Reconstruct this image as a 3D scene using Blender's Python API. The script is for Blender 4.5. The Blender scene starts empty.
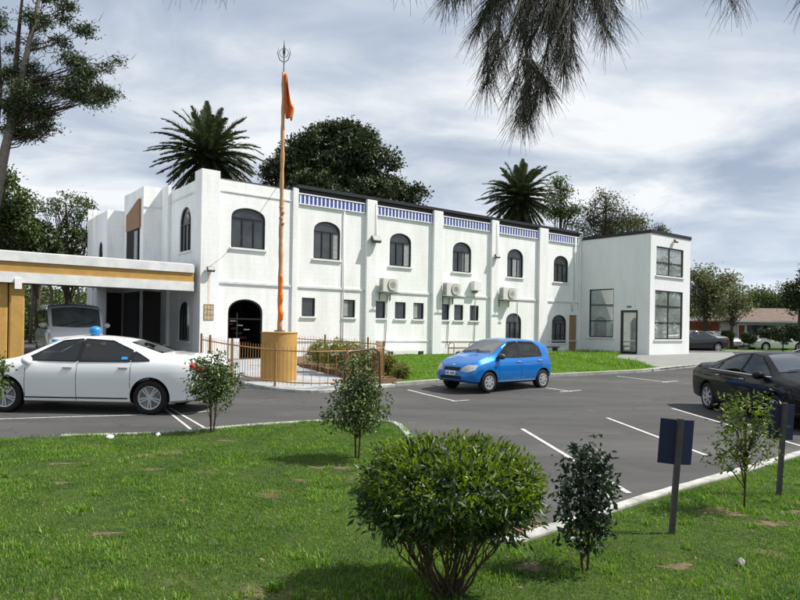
import bpy, bmesh, math, random
import numpy as np
from math import sin, cos, radians, pi, sqrt, atan2, hypot
from mathutils import Vector, Matrix
from mathutils.geometry import tessellate_polygon
from mathutils.bvhtree import BVHTree
random.seed(7); RNG = np.random.default_rng(7)
S = bpy.context.scene

# ------------------------------------------------------------------ camera, world, sun
FPX, TH, HY, CZ = 640.0, radians(.92), 327.0, 1.8
cam_d = bpy.data.cameras.new('camera'); cam = bpy.data.objects.new('camera', cam_d); S.collection.objects.link(cam)
cam_d.sensor_width = 36; cam_d.lens = 36 * FPX / 800; cam_d.shift_y = (HY - 300) / 800
cam_d.clip_start = .05; cam_d.clip_end = 2000
cam.matrix_world = Matrix.Translation((0, 0, CZ)) @ Matrix.Rotation(radians(90), 4, 'X') @ Matrix.Rotation(TH, 4, 'Z')
S.camera = cam
SUN_DIR = Vector((cos(radians(3)) * cos(radians(53)), sin(radians(3)) * cos(radians(53)), sin(radians(53))))  # towards the sun
w = bpy.data.worlds.new("World"); S.world = w; w.use_nodes = True
nt = w.node_tree; N_, L_ = nt.nodes, nt.links
bg = N_['Background']; bg.inputs[1].default_value = .1
sky = N_.new('ShaderNodeTexSky'); sky.sky_type = 'NISHITA'; sky.sun_disc = False
sky.sun_elevation = radians(53); sky.sun_rotation = radians(90 - 3)
tc = N_.new('ShaderNodeTexCoord'); sp = N_.new('ShaderNodeSeparateXYZ'); L_.new(tc.outputs['Generated'], sp.inputs[0])
ab = N_.new('ShaderNodeMath'); ab.operation = 'MAXIMUM'; ab.inputs[1].default_value = 0; L_.new(sp.outputs[2], ab.inputs[0])
ad = N_.new('ShaderNodeMath'); ad.operation = 'ADD'; ad.inputs[1].default_value = .14; L_.new(ab.outputs[0], ad.inputs[0])
dx = N_.new('ShaderNodeMath'); dx.operation = 'DIVIDE'; L_.new(sp.outputs[0], dx.inputs[0]); L_.new(ad.outputs[0], dx.inputs[1])
dy = N_.new('ShaderNodeMath'); dy.operation = 'DIVIDE'; L_.new(sp.outputs[1], dy.inputs[0]); L_.new(ad.outputs[0], dy.inputs[1])
cb = N_.new('ShaderNodeCombineXYZ'); L_.new(dx.outputs[0], cb.inputs[0]); L_.new(dy.outputs[0], cb.inputs[1]); cb.inputs[2].default_value = 3.3; st_ = N_.new('ShaderNodeMapping'); st_.inputs['Rotation'].default_value = (0, 0, radians(-25)); st_.inputs['Scale'].default_value = (.9, 1.1, 1); L_.new(cb.outputs[0], st_.inputs[0])
def world_noise(scale, detail, dist, rough=.55):
    n = N_.new('ShaderNodeTexNoise'); n.inputs['Scale'].default_value = scale; n.inputs['Detail'].default_value = detail
    n.inputs['Roughness'].default_value = rough; n.inputs['Distortion'].default_value = dist
    L_.new(st_.outputs[0], n.inputs['Vector']); return n
def world_ramp(src, stops):
    r = N_.new('ShaderNodeValToRGB'); L_.new(src, r.inputs[0]); e = r.color_ramp.elements
    e[0].position, e[0].color = stops[0][0], (*stops[0][1], 1); e[1].position, e[1].color = stops[-1][0], (*stops[-1][1], 1)
    for p, c in stops[1:-1]:
        k = e.new(p); k.color = (*c, 1)
    return r
n1 = world_noise(1.4, 10, .3, .53); n2 = world_noise(.42, 4, .3)
r1 = world_ramp(n1.outputs[0], [(.36, (3.2, 3.8, 4.8)), (.45, (4.2, 4.8, 5.7)), (.52, (5.3, 5.8, 6.5)), (.63, (7.6, 7.75, 7.9))])
r2 = world_ramp(n2.outputs[0], [(.30, (.86,) * 3), (.5, (.96,) * 3), (.7, (1, 1, 1))])
mx = N_.new('ShaderNodeMixRGB'); L_.new(r2.outputs[0], mx.inputs[0]); L_.new(sky.outputs[0], mx.inputs[1]); L_.new(r1.outputs[0], mx.inputs[2])
# thicker, paler veil low on the horizon
hz = N_.new('ShaderNodeMapRange'); L_.new(ab.outputs[0], hz.inputs[0]); hz.inputs[1].default_value = 0; hz.inputs[2].default_value = .22
hz.inputs[3].default_value = .6; hz.inputs[4].default_value = 0
mh = N_.new('ShaderNodeMixRGB'); L_.new(hz.outputs[0], mh.inputs[0]); L_.new(mx.outputs[0], mh.inputs[1]); mh.inputs[2].default_value = (6.6, 7.4, 8.3, 1)
L_.new(mh.outputs[0], bg.inputs[0])
sl = bpy.data.lights.new('sun', 'SUN'); sl.energy = 5.0; sl.angle = radians(1.0); sl.color = (1, .95, .87)
sun = bpy.data.objects.new('sun', sl); S.collection.objects.link(sun); sun.rotation_euler = SUN_DIR.to_track_quat('Z', 'Y').to_euler()
S.view_settings.view_transform = 'Standard'; S.view_settings.look = 'None'; S.view_settings.exposure = 0.34; S.view_settings.gamma = 1
S.view_settings.use_curve_mapping = False
S.render.engine = 'CYCLES'; S.cycles.use_denoising = True; S.cycles.max_bounces = 6; S.cycles.transparent_max_bounces = 8

# ------------------------------------------------------------------ measuring helpers
def gz(y):
    s = min(1, max(0, (y - 15) / 12)); return .4 * s * s * (3 - 2 * s)
def ray(px, py):
    a = (px - 400) / FPX; b = -(py - HY) / FPX
    return (a * cos(TH) - b * sin(TH), 1.0, a * sin(TH) + b * cos(TH))
def G(px, py):                       # ground point seen at a photo pixel
    d = ray(px, py); y = 5.0
    for _ in range(200): y = y * .7 + .3 * ((gz(y) - CZ) / d[2] if d[2] < -1e-4 else 200)
    return (d[0] * y, y)
def P(px, py, y):                    # point at a distance y
    d = ray(px, py); return Vector((d[0] * y, y, CZ + d[2] * y))
D = (.7894, .6139); NV = (.6139, -.7894)
K0 = (-7.496, 24.226); GB = .4
ROTB = atan2(D[1], D[0])
def BL(x, y, z=0): return Vector((K0[0] + D[0] * x - NV[0] * y, K0[1] + D[1] * x - NV[1] * y, GB + z))   # building-local to world

# ------------------------------------------------------------------ materials
def mat(name, col, rough=.7, spec=.5, metal=0, noise=0, nscale=4, col2=None, bump=0, bscale=30, coat=0, coord='Object'):
    m = bpy.data.materials.new(name); m.use_nodes = True; t = m.node_tree; b = t.nodes['Principled BSDF']
    b.inputs['Base Color'].default_value = (*col, 1); b.inputs['Roughness'].default_value = rough
    b.inputs['Specular IOR Level'].default_value = spec; b.inputs['Metallic'].default_value = metal
    if coat: b.inputs['Coat Weight'].default_value = coat; b.inputs['Coat Roughness'].default_value = .03
    if noise or bump:
        c = t.nodes.new('ShaderNodeTexCoord')
    if noise:
        n = t.nodes.new('ShaderNodeTexNoise'); n.inputs['Scale'].default_value = nscale; n.inputs['Detail'].default_value = 7; n.inputs['Roughness'].default_value = .62
        t.links.new(c.outputs[coord], n.inputs['Vector'])
        r = t.nodes.new('ShaderNodeValToRGB'); e = r.color_ramp.elements; e[0].position = .3; e[1].position = .7
        c2 = col2 or tuple(v * (1 - noise) for v in col)
        e[0].color = (*c2, 1); e[1].color = (*col, 1); t.links.new(n.outputs[0], r.inputs[0]); t.links.new(r.outputs[0], b.inputs['Base Color'])
    if bump:
        n = t.nodes.new('ShaderNodeTexNoise'); n.inputs['Scale'].default_value = bscale; n.inputs['Detail'].default_value = 6
        t.links.new(c.outputs[coord], n.inputs['Vector'])
        bp = t.nodes.new('ShaderNodeBump'); bp.inputs['Strength'].default_value = bump; bp.inputs['Distance'].default_value = .02
        t.links.new(n.outputs[0], bp.inputs['Height']); t.links.new(bp.outputs[0], b.inputs['Normal'])
    return m
def leafmat(name, cols, rough=.45, spec=.5, trans=.25, tcol=None):
    m = bpy.data.materials.new(name); m.use_nodes = True; t = m.node_tree; b = t.nodes['Principled BSDF']
    g = t.nodes.new('ShaderNodeNewGeometry'); r = t.nodes.new('ShaderNodeValToRGB'); e = r.color_ramp.elements
    k = len(cols)
    e[0].color = (*cols[0], 1); e[1].color = (*cols[-1], 1); e[1].position = 1
    for i in range(1, k - 1):
        q = e.new(i / (k - 1)); q.color = (*cols[i], 1)
    t.links.new(g.outputs['Random Per Island'], r.inputs[0]); t.links.new(r.outputs[0], b.inputs['Base Color'])
    b.inputs['Roughness'].default_value = rough; b.inputs['Specular IOR Level'].default_value = spec
    if trans:
        tr = t.nodes.new('ShaderNodeBsdfTranslucent'); mixs = t.nodes.new('ShaderNodeMixShader'); mixs.inputs[0].default_value = trans
        hs = t.nodes.new('ShaderNodeHueSaturation'); hs.inputs['Value'].default_value = 1.5; hs.inputs['Saturation'].default_value = 1.15
        t.links.new(r.outputs[0], hs.inputs['Color']); t.links.new(hs.outputs[0], tr.inputs[0])
        t.links.new(b.outputs[0], mixs.inputs[1]); t.links.new(tr.outputs[0], mixs.inputs[2]); t.links.new(mixs.outputs[0], t.nodes['Material Output'].inputs[0])
    return m
M = {}
def painted_block(name, base, dirt, stain=.4, line=.21):
    """white painted block wall: courses in the relief, streaky grime in the colour"""
    m = bpy.data.materials.new(name); m.use_nodes = True; t = m.node_tree; b = t.nodes['Principled BSDF']; b.inputs['Roughness'].default_value = .75
    b.inputs['Specular IOR Level'].default_value = .25
    c = t.nodes.new('ShaderNodeTexCoord'); s = t.nodes.new('ShaderNodeSeparateXYZ'); t.links.new(c.outputs['Object'], s.inputs[0])
    ad = t.nodes.new('ShaderNodeMath'); ad.operation = 'ADD'; t.links.new(s.outputs[0], ad.inputs[0]); t.links.new(s.outputs[1], ad.inputs[1])
    cm = t.nodes.new('ShaderNodeCombineXYZ'); t.links.new(ad.outputs[0], cm.inputs[0]); t.links.new(s.outputs[2], cm.inputs[1])
    br = t.nodes.new('ShaderNodeTexBrick'); t.links.new(cm.outputs[0], br.inputs['Vector']); br.inputs['Scale'].default_value = 1
    br.inputs['Brick Width'].default_value = .42; br.inputs['Row Height'].default_value = .2; br.inputs['Mortar Size'].default_value = .008; br.inputs['Mortar Smooth'].default_value = .4
    br.inputs['Color1'].default_value = (1, 1, 1, 1); br.inputs['Color2'].default_value = (.93, .93, .93, 1); br.inputs['Mortar'].default_value = (.62, .62, .6, 1)
    br.inputs['Bias'].default_value = -.3
    n = t.nodes.new('ShaderNodeTexNoise'); n.inputs['Scale'].default_value = .9; n.inputs['Detail'].default_value = 9; n.inputs['Roughness'].default_value = .65
    mp = t.nodes.new('ShaderNodeMapping'); mp.inputs['Scale'].default_value = (1.6, 1.6, .45); t.links.new(c.outputs['Object'], mp.inputs[0]); t.links.new(mp.outputs[0], n.inputs['Vector'])
    r = t.nodes.new('ShaderNodeValToRGB'); e = r.color_ramp.elements; e[0].position = .36; e[0].color = (*dirt, 1); e[1].position = .6; e[1].color = (*base, 1)
    t.links.new(n.outputs[0], r.inputs[0])
    mxx = t.nodes.new('ShaderNodeMixRGB'); mxx.blend_type = 'MULTIPLY'; mxx.inputs[0].default_value = line; t.links.new(r.outputs[0], mxx.inputs[1]); t.links.new(br.outputs[0], mxx.inputs[2])
    # narrow vertical runs of grime
    n3 = t.nodes.new('ShaderNodeTexNoise'); n3.inputs['Scale'].default_value = 1; n3.inputs['Detail'].default_value = 5
    mp3 = t.nodes.new('ShaderNodeMapping'); mp3.inputs['Scale'].default_value = (7, 7, .5); t.links.new(c.outputs['Object'], mp3.inputs[0]); t.links.new(mp3.outputs[0], n3.inputs['Vector'])
    r3 = t.nodes.new('ShaderNodeValToRGB'); r3.color_ramp.elements[0].position = .55; r3.color_ramp.elements[0].color = (1, 1, 1, 1)
    r3.color_ramp.elements[1].position = .78; r3.color_ramp.elements[1].color = (.70, .70, .66, 1); t.links.new(n3.outputs[0], r3.inputs[0])
    m3 = t.nodes.new('ShaderNodeMixRGB'); m3.blend_type = 'MULTIPLY'; m3.inputs[0].default_value = stain; t.links.new(mxx.outputs[0], m3.inputs[1]); t.links.new(r3.outputs[0], m3.inputs[2])
    t.links.new(m3.outputs[0], b.inputs['Base Color'])
    bp = t.nodes.new('ShaderNodeBump'); bp.inputs['Strength'].default_value = .5; bp.inputs['Distance'].default_value = .006
    t.links.new(br.outputs['Color'], bp.inputs['Height']); t.links.new(bp.outputs[0], b.inputs['Normal'])
    return m
M['wall'] = painted_block('painted white blockwork', (.85, .86, .855), (.75, .76, .74))
M['stucco'] = painted_block('smooth white render', (.77, .79, .78), (.71, .73, .72), stain=.18, line=.05)
M['white'] = mat('white paint', (.8, .8, .79), .55, .4, noise=.12, nscale=3)
M['trim'] = mat('weathered white trim', (.74, .75, .74), .7, .3, noise=.25, nscale=2.5)
M['frame'] = mat('black window frame', (.012, .012, .014), .35, .5)
M['ochre'] = mat('ochre paint', (.50, .295, .085), .7, .3, noise=.25, nscale=3, bump=.2, bscale=40)
M['tan'] = mat('tan door paint', (.30, .19, .085), .6, .4, noise=.2, nscale=3)
M['terra'] = mat('terracotta panel', (.27, .155, .085), .6, .3, noise=.2, nscale=3)
M['blue'] = mat('royal blue paint', (.05, .10, .42), .6, .3, noise=.25, nscale=8)
M['roof'] = mat('dark roof edge', (.018, .018, .02), .5, .4, noise=.3)
M['roofgrey'] = mat('grey membrane roof', (.12, .12, .12), .8, .3, noise=.3)
M['glass'] = mat('dark window glass', (.055, .062, .066), .05, .8, noise=.75, nscale=1.1, bump=.05, bscale=2.5)
M['curtain'] = mat('pale curtain seen through glass', (.36, .37, .36), .12, .7, noise=.4, nscale=9)
M['annexglass'] = mat('window glass with painted pale reflection', (.33, .38, .35), .02, 1.0, noise=.6, nscale=.9); M['annexglass'].node_tree.nodes['Principled BSDF'].inputs['IOR'].default_value = 2.1  # pale mottled base colour paints in the reflected sky and light interior
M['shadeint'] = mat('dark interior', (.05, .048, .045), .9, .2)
M['stairs'] = mat('red brown stair', (.16, .045, .03), .6, .3)
M['grey'] = mat('weathered grey metal', (.16, .165, .16), .5, .5, noise=.25, nscale=12)
M['dgrey'] = mat('dark grey plastic', (.05, .05, .052), .5, .4)
M['black'] = mat('black rubber', (.012, .012, .012), .75, .3)
M['plasticw'] = mat('cream enamel', (.66, .66, .61), .45, .4, noise=.1, nscale=6)
M['chrome'] = mat('bright metal', (.62, .63, .64), .22, .6, metal=1)
M['silver'] = mat('silver wheel paint', (.55, .56, .57), .3, .6, metal=.6)
M['concrete'] = mat('pale concrete', (.40, .42, .44), .85, .2, noise=.3, nscale=2.5, bump=.15)
M['apron'] = mat('grey concrete apron', (.27, .27, .26), .85, .2, noise=.3, nscale=2.5, bump=.15)
M['kerb'] = mat('whitewashed kerb', (.56, .56, .52), .8, .2, noise=.6, nscale=5, bump=.3, bscale=25)
M['kerb2'] = mat('bare concrete kerb', (.42, .42, .39), .8, .2, noise=.4, nscale=5, bump=.3, bscale=25)
M['line'] = mat('worn white road paint', (.54, .53, .50), .7, .3, noise=.35, nscale=14, col2=(.22, .215, .2))
for n_ in M['line'].node_tree.nodes:
    if n_.type == 'VALTORGB': n_.color_ramp.elements[0].position = .34; n_.color_ramp.elements[1].position = .5
M['rust'] = mat('rust brown fence paint', (.47, .25, .095), .6, .4, noise=.35, nscale=9)
M['bark'] = mat('grey brown bark', (.10, .075, .055), .9, .2, noise=.5, nscale=8, bump=.6, bscale=20)
M['twig'] = mat('brown stem', (.085, .055, .035), .85, .2, noise=.4, nscale=20)
M['palebark'] = mat('pale bark', (.22, .19, .16), .9, .2, noise=.4, nscale=6, bump=.5)
M['postgrey'] = mat('dull galvanised post', (.075, .072, .068), .6, .4, noise=.4, nscale=14)
M['navy'] = mat('navy sign paint', (.006, .010, .045), .5, .4)
M['flag'] = mat('orange cloth', (.72, .16, .03), .8, .2, noise=.35, nscale=6)
M['polecloth'] = mat('faded peach cloth wrap', (.62, .35, .18), .85, .2, noise=.3, nscale=5, bump=.5, bscale=12)
M['soil'] = mat('bare soil', (.20, .155, .10), .95, .1, noise=.6, nscale=12, bump=.6, bscale=40)
M['brownfence'] = mat('red brown timber', (.22, .07, .035), .8, .2, noise=.4, nscale=3)
M['rooftile'] = mat('brown tiled roof', (.19, .14, .115), .85, .2, noise=.35, nscale=2)
M['housewall'] = mat('pale house wall', (.55, .55, .52), .8, .2, noise=.12)
M['drape'] = mat('orange cloth knot', (.85, .20, .03), .8, .2)
M['skyblue'] = mat('bright blue vinyl', (.02, .25, .62), .4, .5, noise=.3, nscale=14)
M['red'] = mat('red lamp lens', (.35, .012, .012), .15, .6)
M['lens'] = mat('clear headlamp lens', (.55, .56, .55), .1, .8, noise=.5, nscale=20)
M['petal'] = mat('red petals', (.62, .03, .05), .6, .3)
M['timber'] = mat('weathered timber', (.25, .15, .09), .85, .2, noise=.4, nscale=6)

def asphalt():
    m = mat('asphalt', (.072, .070, .068), .85, .25); t = m.node_tree; b = t.nodes['Principled BSDF']; c = t.nodes.new('ShaderNodeTexCoord')
    n = t.nodes.new('ShaderNodeTexNoise'); n.inputs['Scale'].default_value = .35; n.inputs['Detail'].default_value = 6; n.inputs['Roughness'].default_value = .6
    mp = t.nodes.new('ShaderNodeMapping'); mp.inputs['Rotation'].default_value = (0, 0, -ROTB); mp.inputs['Scale'].default_value = (.6, 2.2, 1)
    t.links.new(c.outputs['Object'], mp.inputs[0]); t.links.new(mp.outputs[0], n.inputs['Vector'])
    r = t.nodes.new('ShaderNodeValToRGB'); e = r.color_ramp.elements; e[0].position = .32; e[0].color = (.054, .054, .055, 1); e[1].position = .68; e[1].color = (.095, .093, .090, 1)
    t.links.new(n.outputs[0], r.inputs[0])
    n2 = t.nodes.new('ShaderNodeTexNoise'); n2.inputs['Scale'].default_value = 90; n2.inputs['Detail'].default_value = 3; t.links.new(c.outputs['Object'], n2.inputs['Vector'])
    r2 = t.nodes.new('ShaderNodeValToRGB'); e = r2.color_ramp.elements; e[0].position = .3; e[0].color = (.45, .45, .45, 1); e[1].position = .75; e[1].color = (1.5, 1.5, 1.48, 1)
    t.links.new(n2.outputs[0], r2.inputs[0])
    mm = t.nodes.new('ShaderNodeMixRGB'); mm.blend_type = 'MULTIPLY'; mm.inputs[0].default_value = 1; t.links.new(r.outputs[0], mm.inputs[1]); t.links.new(r2.outputs[0], mm.inputs[2])
    # pale dusty patches, oil spots, and hairline cracks
    n4 = t.nodes.new('ShaderNodeTexNoise'); n4.inputs['Scale'].default_value = 1.3; n4.inputs['Detail'].default_value = 8; n4.inputs['Distortion'].default_value = .8; t.links.new(c.outputs['Object'], n4.inputs['Vector'])
    r4 = t.nodes.new('ShaderNodeValToRGB'); e = r4.color_ramp.elements; e[0].position = .60; e[0].color = (0, 0, 0, 1); e[1].position = .74; e[1].color = (.35, .35, .35, 1); t.links.new(n4.outputs[0], r4.inputs[0])
    m4 = t.nodes.new('ShaderNodeMixRGB'); t.links.new(r4.outputs[0], m4.inputs[0]); t.links.new(mm.outputs[0], m4.inputs[1]); m4.inputs[2].default_value = (.15, .135, .12, 1)
    v = t.nodes.new('ShaderNodeTexVoronoi'); v.feature = 'DISTANCE_TO_EDGE'; v.inputs['Scale'].default_value = .32
    nd = t.nodes.new('ShaderNodeTexNoise'); nd.inputs['Scale'].default_value = 1.6; nd.inputs['Detail'].default_value = 6; t.links.new(c.outputs['Object'], nd.inputs['Vector'])
    md = t.nodes.new('ShaderNodeMixRGB'); md.blend_type = 'ADD'; md.inputs[0].default_value = .9; t.links.new(c.outputs['Object'], md.inputs[1]); t.links.new(nd.outputs['Color'], md.inputs[2]); t.links.new(md.outputs[0], v.inputs['Vector'])
    lt = t.nodes.new('ShaderNodeMath'); lt.operation = 'LESS_THAN'; lt.inputs[1].default_value = .004; t.links.new(v.outputs['Distance'], lt.inputs[0])
    ml = t.nodes.new('ShaderNodeMath'); ml.operation = 'MULTIPLY'; ml.inputs[1].default_value = .45; t.links.new(lt.outputs[0], ml.inputs[0])
    m5 = t.nodes.new('ShaderNodeMixRGB'); t.links.new(ml.outputs[0], m5.inputs[0]); t.links.new(m4.outputs[0], m5.inputs[1]); m5.inputs[2].default_value = (.025, .025, .025, 1)
    t.links.new(m5.outputs[0], b.inputs['Base Color'])
    bp = t.nodes.new('ShaderNodeBump'); bp.inputs['Strength'].default_value = .4; bp.inputs['Distance'].default_value = .004; t.links.new(n2.outputs[0], bp.inputs['Height']); t.links.new(bp.outputs[0], b.inputs['Normal'])
    return m
M['asphalt'] = asphalt()
def lawnmat(name, a, b_, soil, thr=.36):
    m = mat(name, a, .95, .1); t = m.node_tree; b = t.nodes['Principled BSDF']; c = t.nodes.new('ShaderNodeTexCoord')
    n = t.nodes.new('ShaderNodeTexNoise'); n.inputs['Scale'].default_value = 9; n.inputs['Detail'].default_value = 8; n.inputs['Roughness'].default_value = .7; t.links.new(c.outputs['Object'], n.inputs['Vector'])
    r = t.nodes.new('ShaderNodeValToRGB'); e = r.color_ramp.elements; e[0].position = .35; e[0].color = (*a, 1); e[1].position = .68; e[1].color = (*b_, 1); t.links.new(n.outputs[0], r.inputs[0])
    n2 = t.nodes.new('ShaderNodeTexNoise'); n2.inputs['Scale'].default_value = 1.1; n2.inputs['Detail'].default_value = 6; t.links.new(c.outputs['Object'], n2.inputs['Vector'])
    r2 = t.nodes.new('ShaderNodeValToRGB'); e = r2.color_ramp.elements; e[0].position = thr - .04; e[0].color = (1, 1, 1, 1); e[1].position = thr + .04; e[1].color = (0, 0, 0, 1); t.links.new(n2.outputs[0], r2.inputs[0])
    mm = t.nodes.new('ShaderNodeMixRGB'); t.links.new(r2.outputs[0], mm.inputs[0]); t.links.new(r.outputs[0], mm.inputs[1]); mm.inputs[2].default_value = (*soil, 1)
    t.links.new(mm.outputs[0], b.inputs['Base Color']); return m
M['lawn'] = lawnmat('lawn earth', (.035, .055, .014), (.06, .09, .022), (.15, .12, .07), .34)
M['lawn2'] = lawnmat('far lawn', (.06, .12, .015), (.10, .19, .025), (.13, .15, .05), .3)
M['wild'] = lawnmat('rough ground', (.035, .05, .02), (.06, .08, .03), (.09, .08, .05), .4)
M['blade'] = leafmat('grass blades', [(.032, .085, .010), (.062, .155, .014), (.10, .215, .02), (.15, .27, .03), (.28, .32, .10)], .5, .35, .4)
def patchy(m, sc, lo, hi, scale2=6.):
    t = m.node_tree; r = [n for n in t.nodes if n.type == 'VALTORGB'][0]; c = t.nodes.new('ShaderNodeTexCoord'); n = t.nodes.new('ShaderNodeTexNoise'); n.inputs['Scale'].default_value = sc; n.inputs['Detail'].default_value = 7; n.inputs['Roughness'].default_value = .7
    t.links.new(c.outputs['Object'], n.inputs['Vector']); q = t.nodes.new('ShaderNodeValToRGB'); e = q.color_ramp.elements; e[0].position = .36; e[0].color = (*lo, 1); e[1].position = .66; e[1].color = (*hi, 1); t.links.new(n.outputs[0], q.inputs[0])
    x = t.nodes.new('ShaderNodeMixRGB'); x.blend_type = 'MULTIPLY'; x.inputs[0].default_value = 1
    dst = [l.to_socket for l in r.outputs[0].links]
    for d in dst: t.links.new(x.outputs[0], d)
    t.links.new(r.outputs[0], x.inputs[1]); t.links.new(q.outputs[0], x.inputs[2])
patchy(M['blade'], 1.7, (.50, .62, .70), (1.35, 1.3, 1.0))
M['blade2'] = leafmat('bright grass blades', [(.07, .15, .015), (.11, .23, .022), (.16, .29, .035), (.22, .30, .06)], .5, .3, .35)
M['camellia'] = leafmat('glossy camellia leaves', [(.022, .044, .012), (.04, .072, .017), (.065, .108, .024), (.11, .15, .04), (.22, .25, .12)], .42, .5, .25)
M['bushleaf'] = leafmat('glossy bush leaves', [(.012, .030, .008), (.022, .052, .011), (.038, .08, .015), (.065, .12, .02), (.11, .15, .03)], .42, .5, .25)
M['darkleaf'] = leafmat('dark camellia leaves', [(.009, .022, .012), (.015, .035, .016), (.025, .05, .02), (.06, .08, .05)], .4, .5, .15)
M['limeleaf'] = leafmat('thin yellow green leaves', [(.05, .09, .010), (.10, .17, .014), (.17, .25, .018), (.26, .32, .03)], .4, .45, .35)
M['poh'] = leafmat('dark evergreen leaves', [(.018, .030, .012), (.032, .052, .017), (.052, .078, .024), (.09, .105, .04)], .5, .4, .1)
M['euc'] = leafmat('grey green leaves', [(.035, .045, .022), (.06, .07, .033), (.09, .10, .05), (.12, .11, .06)], .5, .4, .2)
M['fareuc'] = leafmat('far leaves with painted sunlight', [(.06, .08, .035), (.10, .12, .05), (.15, .17, .07), (.20, .19, .10)], .5, .4, .3)  # brighter copy of the grey green leaves, sunlight put into the colour
M['midleaf'] = leafmat('mid green leaves', [(.028, .048, .013), (.048, .078, .018), (.08, .115, .026), (.13, .16, .045)], .5, .4, .2)
M['needle'] = leafmat('drooping needles', [(.008, .010, .005), (.016, .018, .008), (.03, .03, .013)], .6, .3, .1)
M['frond'] = leafmat('palm leaflets', [(.022, .036, .014), (.038, .058, .022), (.065, .088, .032), (.12, .135, .06)], .4, .5, .12)
M['bedleaf'] = leafmat('yellow green bed leaves', [(.06, .085, .02), (.12, .16, .03), (.22, .25, .05), (.27, .20, .07)], .5, .4, .3)

# ------------------------------------------------------------------ building blocks
def link(name, me, parent=None, m=None):
    o = bpy.data.objects.new(name, me); S.collection.objects.link(o)
    if m is not None: me.materials.append(m)
    if parent is not None: o.parent = parent
    return o
def tag(o, label=None, cat=None, group=None, kind=None):
    if label: o['label'] = label
    if cat: o['category'] = cat
    if group: o['group'] = group
    if kind: o['kind'] = kind
    return o
def empty(name, loc=(0, 0, 0), rz=0, label=None, cat=None, group=None):
    o = bpy.data.objects.new(name, None); S.collection.objects.link(o); o.location = loc; o.rotation_euler = (0, 0, rz); o.empty_display_size = .2
    return tag(o, label, cat, group)
class MB:
    def __init__(s): s.v = []; s.f = []
    def add(s, vs, fs):
        k = len(s.v); s.v += [tuple(p) for p in vs]; s.f += [tuple(i + k for i in f) for f in fs]; return s
    def box(s, x0, x1, y0, y1, z0, z1, tr=None):
        vs = [Vector((x, y, z)) for z in (z0, z1) for x, y in ((x0, y0), (x1, y0), (x1, y1), (x0, y1))]
        if tr: vs = [tr @ v for v in vs]
        return s.add(vs, [(3, 2, 1, 0), (4, 5, 6, 7), (0, 1, 5, 4), (1, 2, 6, 5), (2, 3, 7, 6), (3, 0, 4, 7)])
    def tube(s, pts, rad, k=6, cap=True):
        pts = [Vector(p) for p in pts]; n = len(pts); rad = rad if hasattr(rad, '__len__') else [rad] * n; vs = []; u = None
        for i, p in enumerate(pts):
            d = (pts[min(i + 1, n - 1)] - pts[max(i - 1, 0)]).normalized()
            if u is None: u = d.orthogonal().normalized()
            else:
                u = u - d * u.dot(d); u = u.normalized() if u.length > 1e-6 else d.orthogonal().normalized()
            q = d.cross(u)
            for j in range(k): a = 2 * pi * j / k; vs.append(p + (u * cos(a) + q * sin(a)) * rad[i])
        fs = [(i * k + j, i * k + (j + 1) % k, (i + 1) * k + (j + 1) % k, (i + 1) * k + j) for i in range(n - 1) for j in range(k)]
        if cap: fs += [tuple(range(k - 1, -1, -1)), tuple((n - 1) * k + j for j in range(k))]
        return s.add(vs, fs)
    def lathe(s, prof, k=24, tr=None):   # prof (r, z) about local z
        vs = []; fs = []
        for r, z in prof:
            for j in range(k): a = 2 * pi * j / k; v = Vector((r * cos(a), r * sin(a), z)); vs.append(tr @ v if tr else v)
        for i in range(len(prof) - 1):
            for j in range(k): fs.append((i * k + j, i * k + (j + 1) % k, (i + 1) * k + (j + 1) % k, (i + 1) * k + j))
        fs += [tuple(range(k - 1, -1, -1)), tuple((len(prof) - 1) * k + j for j in range(k))]
        return s.add(vs, fs)
    def build(s, name, m, parent=None, smooth=False, bevel=0):
        me = bpy.data.meshes.new(name); me.from_pydata(s.v, [], s.f); me.update()
        if smooth: me.polygons.foreach_set('use_smooth', [True] * len(me.polygons))
        o = link(name, me, parent, m)
        if bevel:
            b = o.modifiers.new('bevel', 'BEVEL'); b.width = bevel; b.segments = 2; b.limit_method = 'ANGLE'
        return o
def np_mesh(name, verts, faces, m, parent=None, smooth=False):
    verts = np.asarray(verts, dtype=np.float32); faces = np.asarray(faces, dtype=np.int32); me = bpy.data.meshes.new(name)
    me.vertices.add(len(verts)); me.vertices.foreach_set('co', verts.ravel()); nf, k = faces.shape
    me.loops.add(nf * k); me.loops.foreach_set('vertex_index', faces.ravel()); me.polygons.add(nf)
    me.polygons.foreach_set('loop_start', np.arange(0, nf * k, k, dtype=np.int32)); me.update(calc_edges=True)
    if smooth: me.polygons.foreach_set('use_smooth', np.ones(nf, dtype=bool))
    return link(name, me, parent, m)
def bez(a, b, c, n): return [Vector(a) * (1 - t) ** 2 + Vector(b) * 2 * t * (1 - t) + Vector(c) * t * t for t in [i / (n - 1) for i in range(n)]]
CUTY = [14.5 + .8 * i for i in range(17)]
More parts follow.
